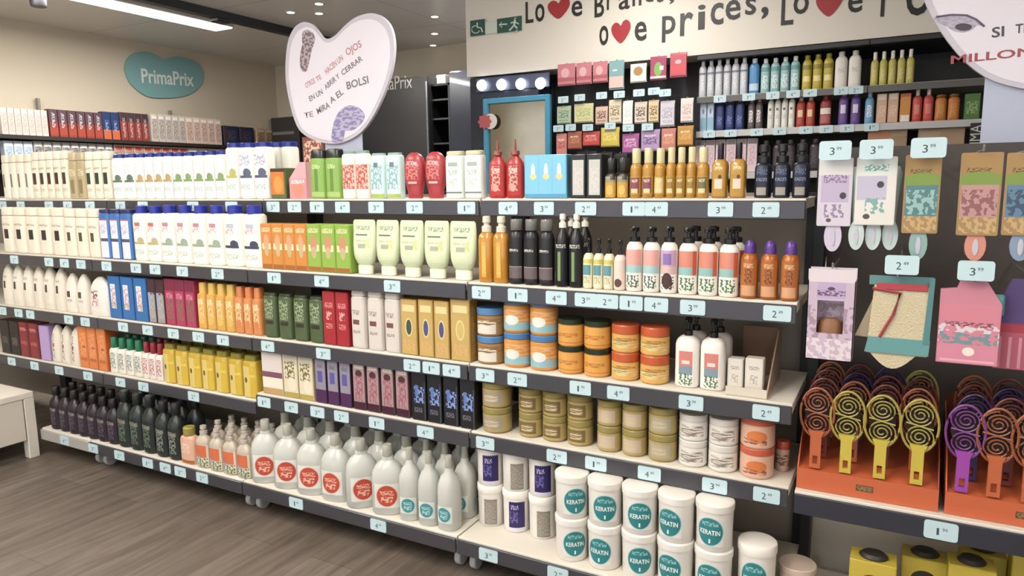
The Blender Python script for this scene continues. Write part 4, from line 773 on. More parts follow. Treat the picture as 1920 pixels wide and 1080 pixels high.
def maze_brush_meshes(col, hcol):
    """oval open head made of two nested spirals, with a square-holed handle; standing on its handle, base at z 0"""
    R_, H_ = .041, .067; cz = .150; m = mat(col, .4); mb = MB()
    mb.tube([(R_*math.cos(a), 0, cz+H_*math.sin(a)) for a in [2*PI*i/36 for i in range(36)]], .0032, 6, True)
    for s in (1, -1):
        cc = cz+s*.0285
        pts = []
        for i in range(64):
            a = s*(PI/2)+i/63*6.4*PI; q = 1-i/63*.86
            pts.append((.034*q*math.cos(a), -.001, cc+.032*q*math.sin(a)))
        mb.tube(pts, .0019, 5)
    mb.tube([(-.03, -.001, cz+.006), (-.012, -.001, cz+.003), (.012, -.001, cz-.003), (.03, -.001, cz-.006)], .0024, 5)
    head = mb.mesh('brush_head', m)
    hb = MB(); 
    for a in ((-.0135, -.006, 0, .088), (.006, .0135, 0, .088), (-.006, .006, 0, .012), (-.006, .006, .034, .088)): hb.box(a[0], a[1], -.006, .006, a[2], a[3])
    hb.prism([(-.0135, .088), (.0135, .088), (.02, .102), (-.02, .102)], -.006, .006, 1)
    return head, hb.mesh('handle', mat(hcol, .35)), MB().loft([(cz-.05, .018, .003), (cz, .032, .005), (cz+.05, .018, .003)], 20).mesh('gap_shade', mat('241a18', .8))  # dark filler standing in for shade in the head's gaps
BR = {c: maze_brush_meshes(h, g) for c, h, g in (('orange', 'a0562e', 'c8622f'), ('yellow', 'aa9c3c', 'd0b82e'), ('purple', '7c3a86', 'a040a8'), ('dark red', '6a2a22', '7a2c24'), ('violet', '352258', '3f2668'))}
def maze_brush(col, X, Y, z, label, group='maze hairbrushes standing in the orange boxes', tilt=0):
    t = thing('maze_hairbrush', (X, Y, z), label, 'hairbrush', group)
    t.rotation_euler.x = tilt
    h, g, p = BR[col]; obj('brush_head', h, t); obj('handle', g, t); obj('gap_shade', p, t, (0, .009, 0))
Yb0 = 1.965
xa = X_at(1494, Yb0, .5); xb = X_at(1760, Yb0, .5); xc = X_at(1772, Yb0, .5)
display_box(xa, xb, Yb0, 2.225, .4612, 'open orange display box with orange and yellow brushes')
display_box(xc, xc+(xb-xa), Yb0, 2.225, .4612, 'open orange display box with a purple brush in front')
rows1 = [('orange', 1530), ('yellow', 1587), ('yellow', 1651), ('yellow', 1721)]
lb1 = ['orange maze-pattern hairbrush at the gondola end of the first box', 'yellow maze-pattern hairbrush beside the front orange one', 'yellow maze-pattern hairbrush between two other yellow ones', 'yellow maze-pattern hairbrush next to the purple one']
for (c, x), l in zip(rows1, lb1): maze_brush(c, X_at(x, Yb0+.012, .6), Yb0+.012, .5205, l, None)
rows2 = [('purple', 1806), ('orange', 1866), ('orange', 1932)]
lb2 = ['purple maze-pattern hairbrush in front of the second box', 'orange maze-pattern hairbrush beside the purple one', 'orange maze-pattern hairbrush cut by the edge of the photo']
for (c, x), l in zip(rows2, lb2): maze_brush(c, X_at(x, Yb0+.012, .6), Yb0+.012, .5205, l, None)
cols = [['orange', 'dark red', 'violet', 'yellow'], ['dark red', 'orange', 'dark red', 'orange'], ['dark red', 'violet', 'dark red', 'dark red']]
for bi, base in enumerate((xa, xc)):
    for r_ in range(1, 4):
        for k in range(4):
            c = cols[(r_+bi) % 3][(k+bi) % 4] if r_ > 0 else 'orange'
            maze_brush(c, base+(xb-xa)*(.5+(k-1.5)*.225)+.003*r_-.004, Yb0+.014+r_*.056, .5225+.0102*r_, c+' maze hairbrush in the rear rows of the '+('first' if bi == 0 else 'second')+' orange box', c+' brushes in the rear rows, '+('first' if bi == 0 else 'second')+' box')
# yellow boxes with dark oval brushes on the bottom shelf of that unit
def yellow_pack(x0, x1, ytop, ybot, Y, label, z0=None):
    A = at((x0+x1)/2, ytop, 1, Y); w = at(x1, ytop, 1, Y).x-at(x0, ytop, 1, Y).x
    z = z0 if z0 is not None else .1012
    t = thing('brush_pack', (A.x, Y, z), label, 'box', 'yellow brush packs on the lowest shelf')
    h = A.z-z; d = .075
    obj('box_body', MB().box(-w/2, w/2, 0, d, 0, h, .002).mesh('box_body', mat('c9b228', .45)), t)
    obj('printed_front', MB().patch(lambda u, v: (-w/2+.003+(w-.006)*u, -.0005, .003+(h-.006)*v), 1, 1).mesh('printed_front', strip('ccb52a', ('e', .5, .7, .3, .14, '2a2618'), ('r', .5, .45, .4, .03, '6a5f20'), ('t', .5, .2, .3, .1, '6a5a1a'))), t)
    b = MB().loft([(h-.001, w*.3, d*.36), (h+.004, w*.32, d*.4), (h+.012, w*.24, d*.3), (h+.014, w*.1, d*.12)], 20); b.v = [(x, y+d/2, zz) for x, y, zz in b.v]
    obj('oval_brush', b.mesh('oval_brush', mat('2c2722', .5)), t)
    return t
yellow_pack(1592, 1682, 1056, 0, 1.95, 'yellow box with black oval brush, front row nearest the gondola')
yellow_pack(1690, 1780, 1050, 0, 2.06, 'yellow box with black oval brush, middle of the lowest shelf')
yellow_pack(1778, 1870, 1066, 0, 2.0, 'yellow box with black oval brush, beside the middle one')
yellow_pack(1800, 1890, 1040, 0, 2.13, 'yellow box with black oval brush, rear row')
yellow_pack(1898, 1985, 1048, 0, 2.07, 'yellow box with black oval brush, cut by the edge of the photo')
p = at(1510, 1057, 1, 2.02)
put(jar(.1, .1, p.z-.137, 'cdb7a6', art('c9b3a2', (('n', .5, .5, .5, .5, '7d4a38'),), coord='Object'), .2), 'patterned_tin', (p.x-.02, 2.02, .1362), 'round tin with brown speckled lid, bottom shelf, beside the end post', 'tin')

# ------------------------------------------------------------------ heart placards on stands behind the gondola
def smooth_loop(pts, k=3):
    """Catmull-Rom through a closed outline"""
    n = len(pts); o = []
    for i in range(n):
        p0, p1, p2, p3 = pts[i-1], pts[i], pts[(i+1) % n], pts[(i+2) % n]
        for j in range(k):
            t = j/k
            o.append(tuple(.5*((2*b)+(c-a)*t+(2*a-5*b+4*c-d)*t*t+(3*b-a-3*c+d)*t**3) for a, b, c, d in zip(p0, p1, p2, p3)))
    return o
HEART = [(534, 143), (537, 111), (544, 87), (557, 71), (574, 65), (590, 69), (601, 79), (611, 90), (624, 93), (638, 88), (654, 78), (672, 70), (694, 67), (714, 71), (731, 85), (738, 106), (736, 133), (724, 165), (701, 201), (677, 225), (650, 237), (624, 241), (594, 237), (566, 226), (551, 211), (540, 180)]
HN = smooth_loop([((x-636)/204, (155-y)/204) for x, y in HEART])     # outline in units of its width
def tilt_text(s, cx, cz, wd, hg, rot, m, y):
    me = fit_text(face_minus_y(text_mesh(s, .03, 0, m, 'lettering', bold=.0006)), cx-wd/2, cx+wd/2, cz-hg/2, cz+hg/2, rot)
    for v in me.vertices: v.co.y += y
    return me
def placard(X, Y, Zc, W, label, post_x, post_w, inv=False):
    t = thing('heart_placard', (X, Y, 0), label, 'placard')
    b = MB().prism([(-p*W, q*W+Zc) for p, q in reversed(HN)], -.008, .008, 1) if inv else MB().prism([(p*W, q*W+Zc) for p, q in HN], -.008, .008, 1)
    obj('heart_board', b.mesh('heart_board', mat('c9c3cf', .4)), t)
    s = .93
    P2 = [((-p if inv else p)*W*s, q*W*s+Zc-.004) for p, q in HN]
    if inv: P2.reverse()
    obj('printed_face', MB().prism(P2, -.0095, -.0078, 1).mesh('printed_face', mat('e9e2ec', .45)), t)
    obj('stand_panel', MB().box(post_x-post_w/2, post_x+post_w/2, .0085, .018, .012, Zc-.1).mesh('stand_panel', mat('b9bfd6', .45)), t)
    obj('foot', MB().box(post_x-.2, post_x+.2, -.12, .12, 0, .012, .003).mesh('foot', mat('8d8f92', .4, metal=.5)), t)
    return t
Yh = 2.66
A = at(636, 155, 1, Yh); Wh = at(738, 120, 1, Yh).x-at(534, 140, 1, Yh).x
pp = at(640, 250, 1, Yh); pw = at(674, 250, 1, Yh).x-at(606, 250, 1, Yh).x
t = placard(A.x, Yh, A.z, Wh, 'pale lilac heart-shaped placard standing behind the green and red bottles', pp.x-A.x, pw)
u = Wh/204
def pl(x, y): return ((x-636)*u, (155-y)*u+A.z)
M_RD = mat('c98a8c', .5); M_GY = mat('77707a', .5)
for s_, x, y, wd, hg, r_, m_ in (('OTROS', 583, 152, 20, 8, .35, M_RD), ('TE', 600, 146, 10, 7, .4, M_RD), ('HACEN UN', 630, 130, 38, 9, .5, M_RD), ('OJOS', 668, 112, 30, 13, .35, M_RD),
        ('EN UN', 593, 170, 28, 8, .35, M_GY), ('ABRIR Y', 625, 153, 32, 8, .5, M_GY), ('CERRAR', 663, 134, 42, 8, .45, M_GY),
        ('TE', 577, 197, 18, 8, .1, mat('9a8794', .5)), ('MIRA', 606, 189, 26, 9, .35, M_GY), ('A EL', 632, 174, 28, 9, .5, M_GY), ('BOLSI', 672, 158, 40, 11, .15, M_GY)):
    a, b = pl(x, y); obj('lettering', tilt_text(s_, a, b, wd*u, hg*u, r_, m_, -.0101), t)
# the two little grey pictures printed on it
def printed_blob(t, pts, m, nm):
    P = [pl(x, y) for x, y in pts]; obj(nm, MB().prism(smooth_loop(P, 2), -.0104, -.0093, 1).mesh(nm, m), t)
blot = art('77666c', (('n', .5, .5, .5, .5, 'b9a8ae'),), coord='Generated'); blot2 = art('8d86b0', (('n', .5, .5, .5, .5, 'b9b2d4'),), coord='Generated')
printed_blob(t, [(573, 80), (583, 77), (593, 82), (597, 92), (590, 105), (584, 120), (578, 134), (569, 134), (565, 124), (567, 108), (572, 96)], blot, 'ring_picture')
printed_blob(t, [(620, 238), (621, 222), (628, 205), (640, 193), (655, 188), (672, 192), (683, 203), (678, 213), (664, 222), (652, 224), (645, 224), (640, 238)], blot2, 'eye_picture')
# the second one
Yh2 = 2.5
A2 = at(1716, 88, 1, Yh2); W2 = .62; Z2 = at(1900, 165, 1, Yh2).z+W2*.4
X2 = A2.x+W2*.49
pe = at(1842, 220, 1, Yh2).x
t = placard(X2, Yh2, Z2, W2, 'pale lilac heart-shaped placard above the hanging hairbrushes, cut by the photo edge', pe+.13-X2, .26, inv=True)
def pw2(x, y): q = at(x, y, 1, Yh2); return (q.x-X2, q.z)
def txt2(s_, x0, y0, x1, y1, m_, rot=.06):
    a = pw2(x0, y1); b = pw2(x1, y0); obj('lettering', tilt_text(s_, (a[0]+b[0])/2, (a[1]+b[1])/2, b[0]-a[0], b[1]-a[1], rot, m_, -.0101), t)
M_R2 = mat('b04a50', .5)
txt2('SI', 1858, 50, 1883, 72, mat('4f484e', .5)); txt2('TE', 1902, 44, 1930, 64, mat('4f484e', .5), .03)
txt2('MILLONARIO', 1782, 80, 2052, 118, M_R2, .03)
P = [pw2(x, y) for x, y in ((1750, 35), (1764, 30), (1785, 27), (1810, 30), (1832, 40), (1846, 52), (1832, 48), (1824, 56), (1808, 62), (1790, 60), (1776, 52), (1762, 44))]
obj('eye_picture', MB().prism(smooth_loop(P, 2), -.0104, -.0093, 1).mesh('eye_picture', art('a79fb2', (('n', .5, .5, .5, .5, 'bdb5c4'),), coord='Generated')), t)
P = [pw2(1806+16*math.cos(a), 52+7*math.sin(a)) for a in [2*PI*i/16 for i in range(16)]]
obj('pupil', MB().prism(P, -.011, -.0102, 1).mesh('pupil', mat('4c4450', .5)), t)
obj('eyebrow', MB().tube([(pw2(x, y)[0], -.0105, pw2(x, y)[1]) for x, y in ((1755, 33), (1785, 29), (1812, 30), (1830, 38), (1845, 51))], .003, 6).mesh('eyebrow', mat('6f6676', .6)), t)

# ------------------------------------------------------------------ slogan, exit sign, shop sign
YW = 4.2
t = thing('wall_slogan', (0, YW, 0), 'hand-lettered black slogan with red hearts on the cream bulkhead', 'wall lettering')
M_INK = mat('1f1c19', .5); M_HT = mat('b3202a', .45)
H2 = smooth_loop([(0, -.5), (.28, -.26), (.48, .08), (.46, .36), (.28, .5), (.1, .42), (0, .26), (-.12, .38), (-.3, .42), (-.47, .26), (-.46, 0), (-.28, -.28)], 3)
def glyph(ch, x0, y0, x1, y1, rot=0, b=.0012):
    a = at(x0, y1, 1, YW); c = at(x1, y0, 1, YW)
    if ch == '*':
        cx, cz, hw, hh = (a.x+c.x)/2, (a.z+c.z)/2, (c.x-a.x), (c.z-a.z)
        obj('heart', MB().prism([(p*hw+cx, q*hh+cz) for p, q in reversed(H2)], -.004, -.0005, 1).mesh('heart', M_HT), t); return
    me = fit_text(face_minus_y(text_mesh(ch, .1, .003, M_INK, 'letter', bold=b)), a.x, c.x, a.z, c.z, rot)
    for v in me.vertices: v.co.y -= .002
    obj('letter', me, t)
for g in (('L', 986, 2, 1000, 44), ('o', 1004, 6, 1021, 42), ('*', 1027, -6, 1069, 38), ('e', 1072, 0, 1092, 32), ('B', 1115, -14, 1133, 33), ('r', 1138, -12, 1150, 19), ('a', 1160, -12, 1181, 19), ('n', 1186, -22, 1203, 12),
          ('d', 1208, -42, 1226, 5), ('s', 1232, -24, 1246, 5), (',', 1255, -4, 1264, 8),
          ('o', 1124, 47, 1141, 86), ('*', 1146, 36, 1183, 83), ('e', 1190, 39, 1213, 78), ('p', 1241, 28, 1267, 80), ('r', 1275, 22, 1300, 68), ('i', 1308, 8, 1323, 56), ('c', 1332, 4, 1357, 48), ('e', 1360, -2, 1389, 39),
          ('s', 1397, -6, 1418, 29), (',', 1427, 12, 1441, 36),
          ('L', 1464, -8, 1489, 48), ('o', 1487, -12, 1517, 28), ('*', 1528, -22, 1582, 34), ('e', 1589, -14, 1618, 25), ('Y', 1638, -42, 1674, 33), ('O', 1697, -42, 1748, 32), ('U', 1756, -44, 1792, 18)):
    glyph(*g, b=.003 if g[0] in 'YOUBrp' and g[1] > 1600 else .0012)
t = thing('exit_sign', (0, YW, 0), 'green exit sign with wheelchair symbol, door, arrow and running figure', 'exit sign')
def quad_at(x0, y0, x1, y1, Y=YW): a = at(x0, y1, 1, Y); c = at(x1, y0, 1, Y); return a.x, c.x, a.z, c.z
M_GRN = mat('24594a', .4); M_PALE = mat('c9d6c8', .4)
a, b, c, d = quad_at(883, 33, 980, 68)
obj('sign_plate', MB().box(a, b, -.012, 0, c, d, .001).mesh('sign_plate', M_PALE), t)
for q in ((884, 36, 911, 69), (934, 30, 980, 63)):
    e = quad_at(*q); obj('green_field', MB().box(e[0], e[1], -.0135, -.0118, e[2], e[3]).mesh('green_field', M_GRN), t)
def sign_tube(pts, r, nm):
    P = [at(x, y, 1, YW) for x, y in pts]; obj(nm, MB().tube([(p.x, -.0138, p.z) for p in P], r, 6).mesh(nm, M_PALE), t)
sign_tube([(897, 43), (897, 52), (904, 53), (907, 61)], .0055, 'wheelchair_symbol')
sign_tube([(894+7.5*math.cos(q), 56+7*math.sin(q)) for q in [.3+i*.45 for i in range(11)]], .0035, 'wheelchair_symbol')
sign_tube([(953, 46), (939, 47)], .005, 'arrow'); sign_tube([(943, 42), (938, 47), (943, 52)], .004, 'arrow')
sign_tube([(968, 38), (966, 48), (972, 54), (970, 61)], .007, 'running_figure'); sign_tube([(966, 48), (961, 54), (957, 58)], .0055, 'running_figure'); sign_tube([(960, 44), (967, 42), (975, 46)], .005, 'running_figure')
sign_tube([(968, 35), (968.5, 36.5)], .009, 'running_figure')
# the shop's heart sign on the far wall
t = thing('shop_sign', (X0, 0, 0), 'teal heart-shaped shop sign with white lettering on the cream wall', 'shop sign')
SG = [(232, 130), (236, 112), (250, 100), (271, 97), (288, 102), (302, 110), (314, 109), (328, 106), (345, 109), (362, 115), (375, 126), (379, 145), (373, 161), (358, 174), (335, 182), (305, 184), (277, 182), (256, 170), (240, 153)]
def onleft(x, y, X=X0): p = at(x, y, 0, X); return (p.y, p.z)
obj('sign_board', MB().prism(smooth_loop([onleft(*q) for q in SG], 3), .004, .022, 0).mesh('sign_board', mat('7fb0b2', .4)), t)
me = text_mesh('PrimaPrix', .1, .003, mat('dfe6e0', .5), 'lettering', bold=.0015); me.transform(Matrix.Rotation(PI/2, 4, 'X')); me.transform(Matrix.Rotation(PI/2, 4, 'Z'))
ys = [v.co.y for v in me.vertices]; zs = [v.co.z for v in me.vertices]
p0 = onleft(262, 142); p1 = onleft(360, 150)
for v in me.vertices:
    f = (v.co.y-min(ys))/(max(ys)-min(ys)) if 0 else (v.co.y-ys0)/(ys1-ys0) if 'ys0' in globals() else 0
ys0, ys1, zs0, zs1 = min(ys), max(ys), min(zs), max(zs)
for v in me.vertices:
    f = (v.co.y-ys0)/(ys1-ys0); g = (v.co.z-zs0)/(zs1-zs0)
    v.co.y = p0[0]+(p1[0]-p0[0])*f; v.co.z = p0[1]+(p1[1]-p0[1])*f+(g-.5)*.13; v.co.x = .0235+(0.001 if v.co.x > 0 else 0)
obj('lettering', me, t)

# ------------------------------------------------------------------ back wall units under the bulkhead
xL, xM, xR = X_at(1306, 4.22, 1.7), X_at(1626, 4.22, 1.7), X_at(1842, 4.22, 1.6)
BZ = (1.755, 1.562, 1.325, 1.08, .82, .5, .12)
for i, (a, b, wd) in enumerate(((xL, xM, 'with clear, blue and yellow sprays on its top shelf'), (xM, xR+.35, 'with red and orange bottles on its second shelf'))):
    t = thing('wall_shelving_unit', (a, 4.7, 0), 'black back wall shelving unit '+wd, 'shelving unit', 'back wall shelving units')
    w_ = b-a
    obj('back_panel', MB().box(0, w_, -.02, 0, 0, 1.98).mesh('back_panel', mat('1c1a1c', .5)), t)
    obj('upright', MB().box(0, .03, -.06, -.02, 0, 1.98).mesh('upright', M_POST), t)
    obj('top_trim', MB().box(0, w_, -.5, -.02, 1.955, 1.983, .003).mesh('top_trim', M_POST), t)
    for z in BZ:
        s = obj('shelf', MB().box(.002, w_-.002, -.48, -.03, z-.02, z, .001).mesh('shelf', mat('c9c5be', .4)), t)
        obj('price_rail', MB().box(.002, w_-.002, -.486, -.48, z-.036, z-.002, .001).mesh('price_rail', mat('55534f' if z > 1.6 else 'b9b8b6', .35)), s)
for i, (zi, xs) in enumerate(((0, (1350, 1404, 1449, 1487, 1519, 1577, 1605)), (1, (1330, 1370, 1419, 1462, 1511, 1549, 1588, 1634)))):
    for x in xs:
        z = BZ[zi]-.019; X = X_at(x, 4.213, z)
        near = {0: ((1420, 'clear sprays'), (1500, 'aqua sprays'), (1560, 'yellow sprays'), (1700, 'white cartons')), 1: ((1342, 'pale blue boxes'), (1400, 'navy bottles'), (1435, 'grey bottles'), (1500, 'white slim bottles'), (1535, 'red bottles'), (1565, 'white-labelled red bottle'), (1615, 'purple bottles'), (1700, 'blue bottle'))}[zi]
        nm = next(q for lim, q in near if x < lim)
        price_tag((X, 4.2115, z), '3214'[x % 4], f"small price tag under the {nm}, back wall, {ORD[xs.index(x)+1]} from the mask panel", 'price tags on the back wall rails')
b1 = (4.235, BZ[0], 'back wall top shelf', 'heart placard'); b2 = (4.235, BZ[1], 'back wall second shelf', 'black lettered post'); b3 = (4.235, BZ[2], 'back wall third shelf', 'black lettered post')
far = lambda body, cap, lab=None, prof='round', ct='flat', cf=.13, cw=.5, tr=0: (lambda w, d, h: bottle(w, d, h, body, prof, 2.8, (ct, cap, cf, cw), (.1, .85, .85, strip(body, *(lab or (('t', .5, .5, .3, .3, 'e8e8e4'),)))), trans=tr))
K = dict(d=.045, fill=.92)
def B(s, x0, x1, n, yt, cat, lab, short, mk, name='spray_bottle', **k): R(s, x0, x1, n, yt, name, cat, lab, short, mk, **{**K, **k})
B(b1, 1309, 1402, 6, 112, 'spray bottle', 'clear silver spray with white head', 'clear sprays', far('b9bbc2', 'e9e9e9', (('r', .5, .85, .5, .04, '6f7078'), ('n', .5, .45, .3, .3, 'd5d4d8'))))
B(b1, 1403, 1424, 1, 110, 'spray bottle', 'bright blue spray with white head', 'bright blue spray', far('4a92c9', 'e2e6ea', (('r', .5, .15, .5, .15, 'b9d0e0'),)))
B(b1, 1425, 1500, 4, 108, 'spray bottle', 'aqua spray with white head', 'aqua sprays', far('93b9bb', 'e2e8e6', (('n', .5, .35, .4, .3, 'd3e2df'), ('r', .5, .9, .5, .1, '5f9a96'))))
B(b1, 1503, 1563, 3, 102, 'oil bottle', 'yellow bottle with olive cap', 'yellow sprays', far('c2ae22', '9a8f24', (('r', .5, .35, .4, .12, 'ecd890'), ('r', .5, .85, .5, .1, '8f7f18')), cw=.6), 'oil_bottle')
B(b1, 1564, 1616, 2, 96, 'spray bottle', 'tall white carton bottle', 'white cartons', far('dbd5cc', 'cfc9c4', (('t', .5, .6, .3, .1, 'bdb4aa'),)))
B(b1, 1632, 1716, 5, 95, 'oil bottle', 'pale yellow oil bottle with white cap', 'pale yellow oils', far('c4b952', 'e4ded2', (('n', .5, .4, .3, .3, 'ddd08a'),), cf=.24), 'oil_bottle')
B(b2, 1312, 1339, 2, 193, 'box', 'pale blue carton with grey circle', 'pale blue boxes', lambda w, d, h: carton(w, d, h, 'a9bcd4', strip('b4c6dd', ('e', .5, .7, .2, .1, '6f7f98'), ('r', .5, .25, .5, .22, '86b6cc'))), 'lotion_box')
B(b2, 1340, 1396, 3, 184, 'lotion bottle', 'navy bottle with silver cap', 'navy bottles', far('2c3a72', 'b9bcc8', (('n', .5, .35, .3, .2, '6f78b4'),), cf=.14), 'lotion_bottle')
B(b2, 1401, 1430, 2, 183, 'lotion bottle', 'brownish grey bottle with pale cap', 'brownish grey bottles', far('63545a', 'b9aca6', cf=.15), 'lotion_bottle')
B(b2, 1438, 1491, 4, 180, 'lotion bottle', 'slim white bottle with small square mark', 'slim white bottles', far('dcd9d0', 'd5d3cc', (('r', .45, .75, .2, .06, '6d5a58'), ('t', .5, .4, .3, .1, 'b9b4ac')), cf=.12), 'lotion_bottle')
B(b2, 1492, 1529, 2, 177, 'lotion bottle', 'orange-red bottle with cream label', 'orange-red bottles', far('b8402a', 'cbb9a6', (('r', .45, .55, .3, .18, 'edc59a'),), cf=.2), 'lotion_bottle')
B(b2, 1536, 1560, 1, 174, 'lotion bottle', 'dark red bottle with white band', 'dark red bottle', far('9a2a26', 'a0302c', (('r', .5, .6, .5, .15, 'e0cfc4'), ('r', .5, .2, .5, .2, 'b06058')), cf=.2), 'lotion_bottle')
B(b2, 1570, 1616, 2, 171, 'lotion bottle', 'purple bottle with pale label', 'purple bottles', far('6a4796', 'a58cc4', (('r', .5, .6, .3, .2, 'cfc6d8'),), cf=.15), 'lotion_bottle', fill=.8)
B(b2, 1621, 1640, 1, 170, 'lotion bottle', 'slim sky blue bottle', 'sky blue bottle', far('6aa6cf', 'a9c9dc', cf=.2), 'lotion_bottle')
B(b2, 1643, 1686, 2, 176, 'box', 'peach carton with pale top', 'peach cartons', lambda w, d, h: carton(w, d, h, 'b98a6c', strip('d3a98c', ('n', .5, .4, .4, .2, 'e0c0a8'), ('r', .5, .9, .4, .1, 'd8cabc'))), 'lotion_box')
B(b2, 1687, 1709, 1, 176, 'box', 'orange carton with white foot', 'white-footed orange carton', lambda w, d, h: carton(w, d, h, 'd0801e', strip('e09228', ('r', .5, .12, .45, .12, 'e4ddd0'), ('r', .5, .96, .5, .06, 'c9581c'))), 'lotion_box')
B(b2, 1710, 1752, 2, 163, 'lotion bottle', 'coral red bottle with white pump', 'coral red bottles', far('d04a3c', 'e0dcd4', (('r', .5, .5, .3, .25, 'e2786a'),), cf=.25, cw=.4), 'lotion_bottle')
B(b2, 1753, 1802, 2, 177, 'lotion bottle', 'amber orange bottle with dark rim', 'amber orange bottles', far('cf7a18', '8a5a1c', (('n', .5, .5, .3, .3, 'e29a38'),), cf=.1, cw=.9), 'lotion_bottle')
B(b2, 1808, 1841, 1, 176, 'box', 'dark green carton with leaf print', 'green carton', lambda w, d, h: carton(w, d, h, '3c6a24', strip('4a7a2c', ('n', .5, .45, .4, .25, '8fae68'))), 'lotion_box')
B(b3, 1303, 1420, 6, 262, 'box', 'pale pink carton with dark cap', 'pale pink cartons', lambda w, d, h: carton(w, d, h, 'cdb9bc', strip('d6c0c4', ('n', .5, .5, .35, .3, 'cf9fb0'), ('r', .5, .93, .5, .08, '6f6468'))), 'hair_dye_box')
B(b3, 1424, 1540, 5, 262, 'bottle', 'blackish plum bottle', 'blackish plum bottles', far('2c2429', '4f4449', (('n', .5, .5, .4, .3, '4f4048'),)), 'hair_dye_bottle')
B(b3, 1622, 1702, 1, 240, 'box', 'wide kraft carton with orange corner', 'orange-cornered kraft carton', lambda w, d, h: carton(w, d, h, 'b09272', strip('b89a78', ('r', .3, .85, .28, .1, 'cf8a58'), ('r', .8, .4, .2, .4, 'a88a68'))), 'shipping_carton', d=.12)
B(b3, 1716, 1812, 1, 238, 'box', 'wide plain kraft carton', 'plain kraft carton', lambda w, d, h: carton(w, d, h, 'a58a66', strip('b09270', ('r', .25, .5, .22, .4, 'b89c7c'))), 'shipping_carton', d=.12)
build_runs(); RUNS.clear()
q = quad_at(1815, 230, 1840, 292, 4.2)
t = thing('lettered_post', ((q[0]+q[1])/2, 4.19, 0), 'black post with white vertical lettering, below the green carton', 'post')
obj('post_body', MB().box(-(q[1]-q[0])/2, (q[1]-q[0])/2, -.01, .01, 0, 1.54).mesh('post_body', M_POST), t)
me = text_mesh('PRIMA', .05, 0, mat('c9c4bc', .5), 'lettering'); me.transform(Matrix.Rotation(PI/2, 4, 'Z')); face_minus_y(me); fit_text(me, -.022, .022, 1.38, 1.53); obj('lettering', me, t, (0, -.0106, 0))

# ------------------------------------------------------------------ face mask wall
mx0, mx1 = X_at(1041, 4.42, 1.7), xL-.012
t = thing('mask_rack', (0, 4.42, 0), 'black hook panel of face masks beside the lit mirror', 'display rack'); RACK = t
obj('back_panel', MB().box(mx0, mx1, 0, .02, 0, 1.98).mesh('back_panel', mat('17151a', .5)), t)
obj('side_post', MB().box(mx0-.02, mx0, -.02, .02, 0, 1.975).mesh('side_post', M_POST), t)
YM = 4.15
def mask(x0, y0, x1, y1, base, shapes, lab, Y=YM):
    a, b, c, d = quad_at(x0, y0, x1, y1, Y); w = b-a; h = d-c
    T = thing('face_mask_sachet', ((a+b)/2, Y, c), lab, 'face mask', 'face mask sachets on the hook panel')
    mb = MB().loft([(0, w*.5, .0015), (h*.04, w*.5, .002), (h*.3, w*.49, .008), (h*.7, w*.49, .008), (h*.93, w*.5, .002), (h, w*.5, .0015)], 20, 5)
    obj('sachet_body', mb.mesh('sachet_body', mat(base, .3)), T)
    obj('printed_front', MB().patch(lambda u, v: (-w*.47+w*.94*u, -.0093, h*(.06+.86*v)), 1, 1).mesh('printed_front', strip(base, *shapes, rough=.3)), T)
    obj('hook', MB().tube([(( a+b)/2, 0, d+.004), ((a+b)/2, Y-4.42-.012, d+.004)], .0018, 5).mesh('hook', M_STEEL), RACK)
PK = (('e', .45, .6, .25, .25, 'd9a3a2'), ('r', .5, .25, .5, .1, 'b0505c'))
for i, (x0, x1) in enumerate(((1046, 1079), (1081, 1110), (1112, 1140))): mask(x0, 118-i*2, x1, 162-i*3, 'c9727c', PK, 'pink face mask sachet in the top row, '+('beside the mirror unit', 'middle of the three', 'beside the teal one')[i])
mask(1142, 112, 1171, 169, '7aa3a6', (('r', .5, .2, .5, .25, 'd0b4aa'), ('r', .4, .7, .15, .03, 'd8e2e2')), 'tall teal and pink face mask sachet in the top row')
mask(1182, 118, 1213, 156, 'd8d4cc', (('e', .5, .62, .3, .28, 'b08040'),), 'white face mask sachet with orange-brown picture, top row')
mask(1219, 104, 1251, 151, 'a83c62', (('e', .5, .45, .25, .35, '7fae4c'), ('r', .72, .5, .12, .1, 'e4e8dc'), ('r', .5, .05, .5, .06, 'cfc8c4')), 'magenta face mask sachet with green picture, top row')
mask(1256, 97, 1289, 146, 'c24c5c', (('r', .5, .3, .45, .2, 'd9464e'), ('e', .5, .65, .2, .1, 'e4a8ac')), 'red face mask sachet at the shelving end of the top row')
R2 = [(1045, 1071, 198, 233, 'a9bca0', '6f8a68', 'sage green'), (1077, 1113, 193, 231, 'd5cf98', 'a8b878', 'yellow and green'), (1117, 1140, 199, 234, 'dab9a4', '6a4a40', 'peach'), (1142, 1166, 186, 232, 'ddd0b4', '8f7a50', 'cream and tan'),
      (1168, 1187, 188, 236, 'dfdfd8', 'c9cfd0', 'plain white'), (1190, 1214, 190, 232, 'd5c6b4', '5f4a40', 'cream and brown'), (1216, 1236, 187, 230, 'dcc596', '7a5a34', 'gold and brown'), (1238, 1266, 188, 238, 'c9c2cc', 'a79fae', 'mauve and white'), (1276, 1301, 183, 230, 'ded0c8', 'c9a49c', 'white and rose')]
for x0, x1, y0, y1, c, c2, nm in R2: mask(x0, y0, x1, y1, c, (('n', .5, .55, .4, .25, c2), ('t', .5, .15, .35, .06, c2)), nm+' face mask sachet in the middle row')
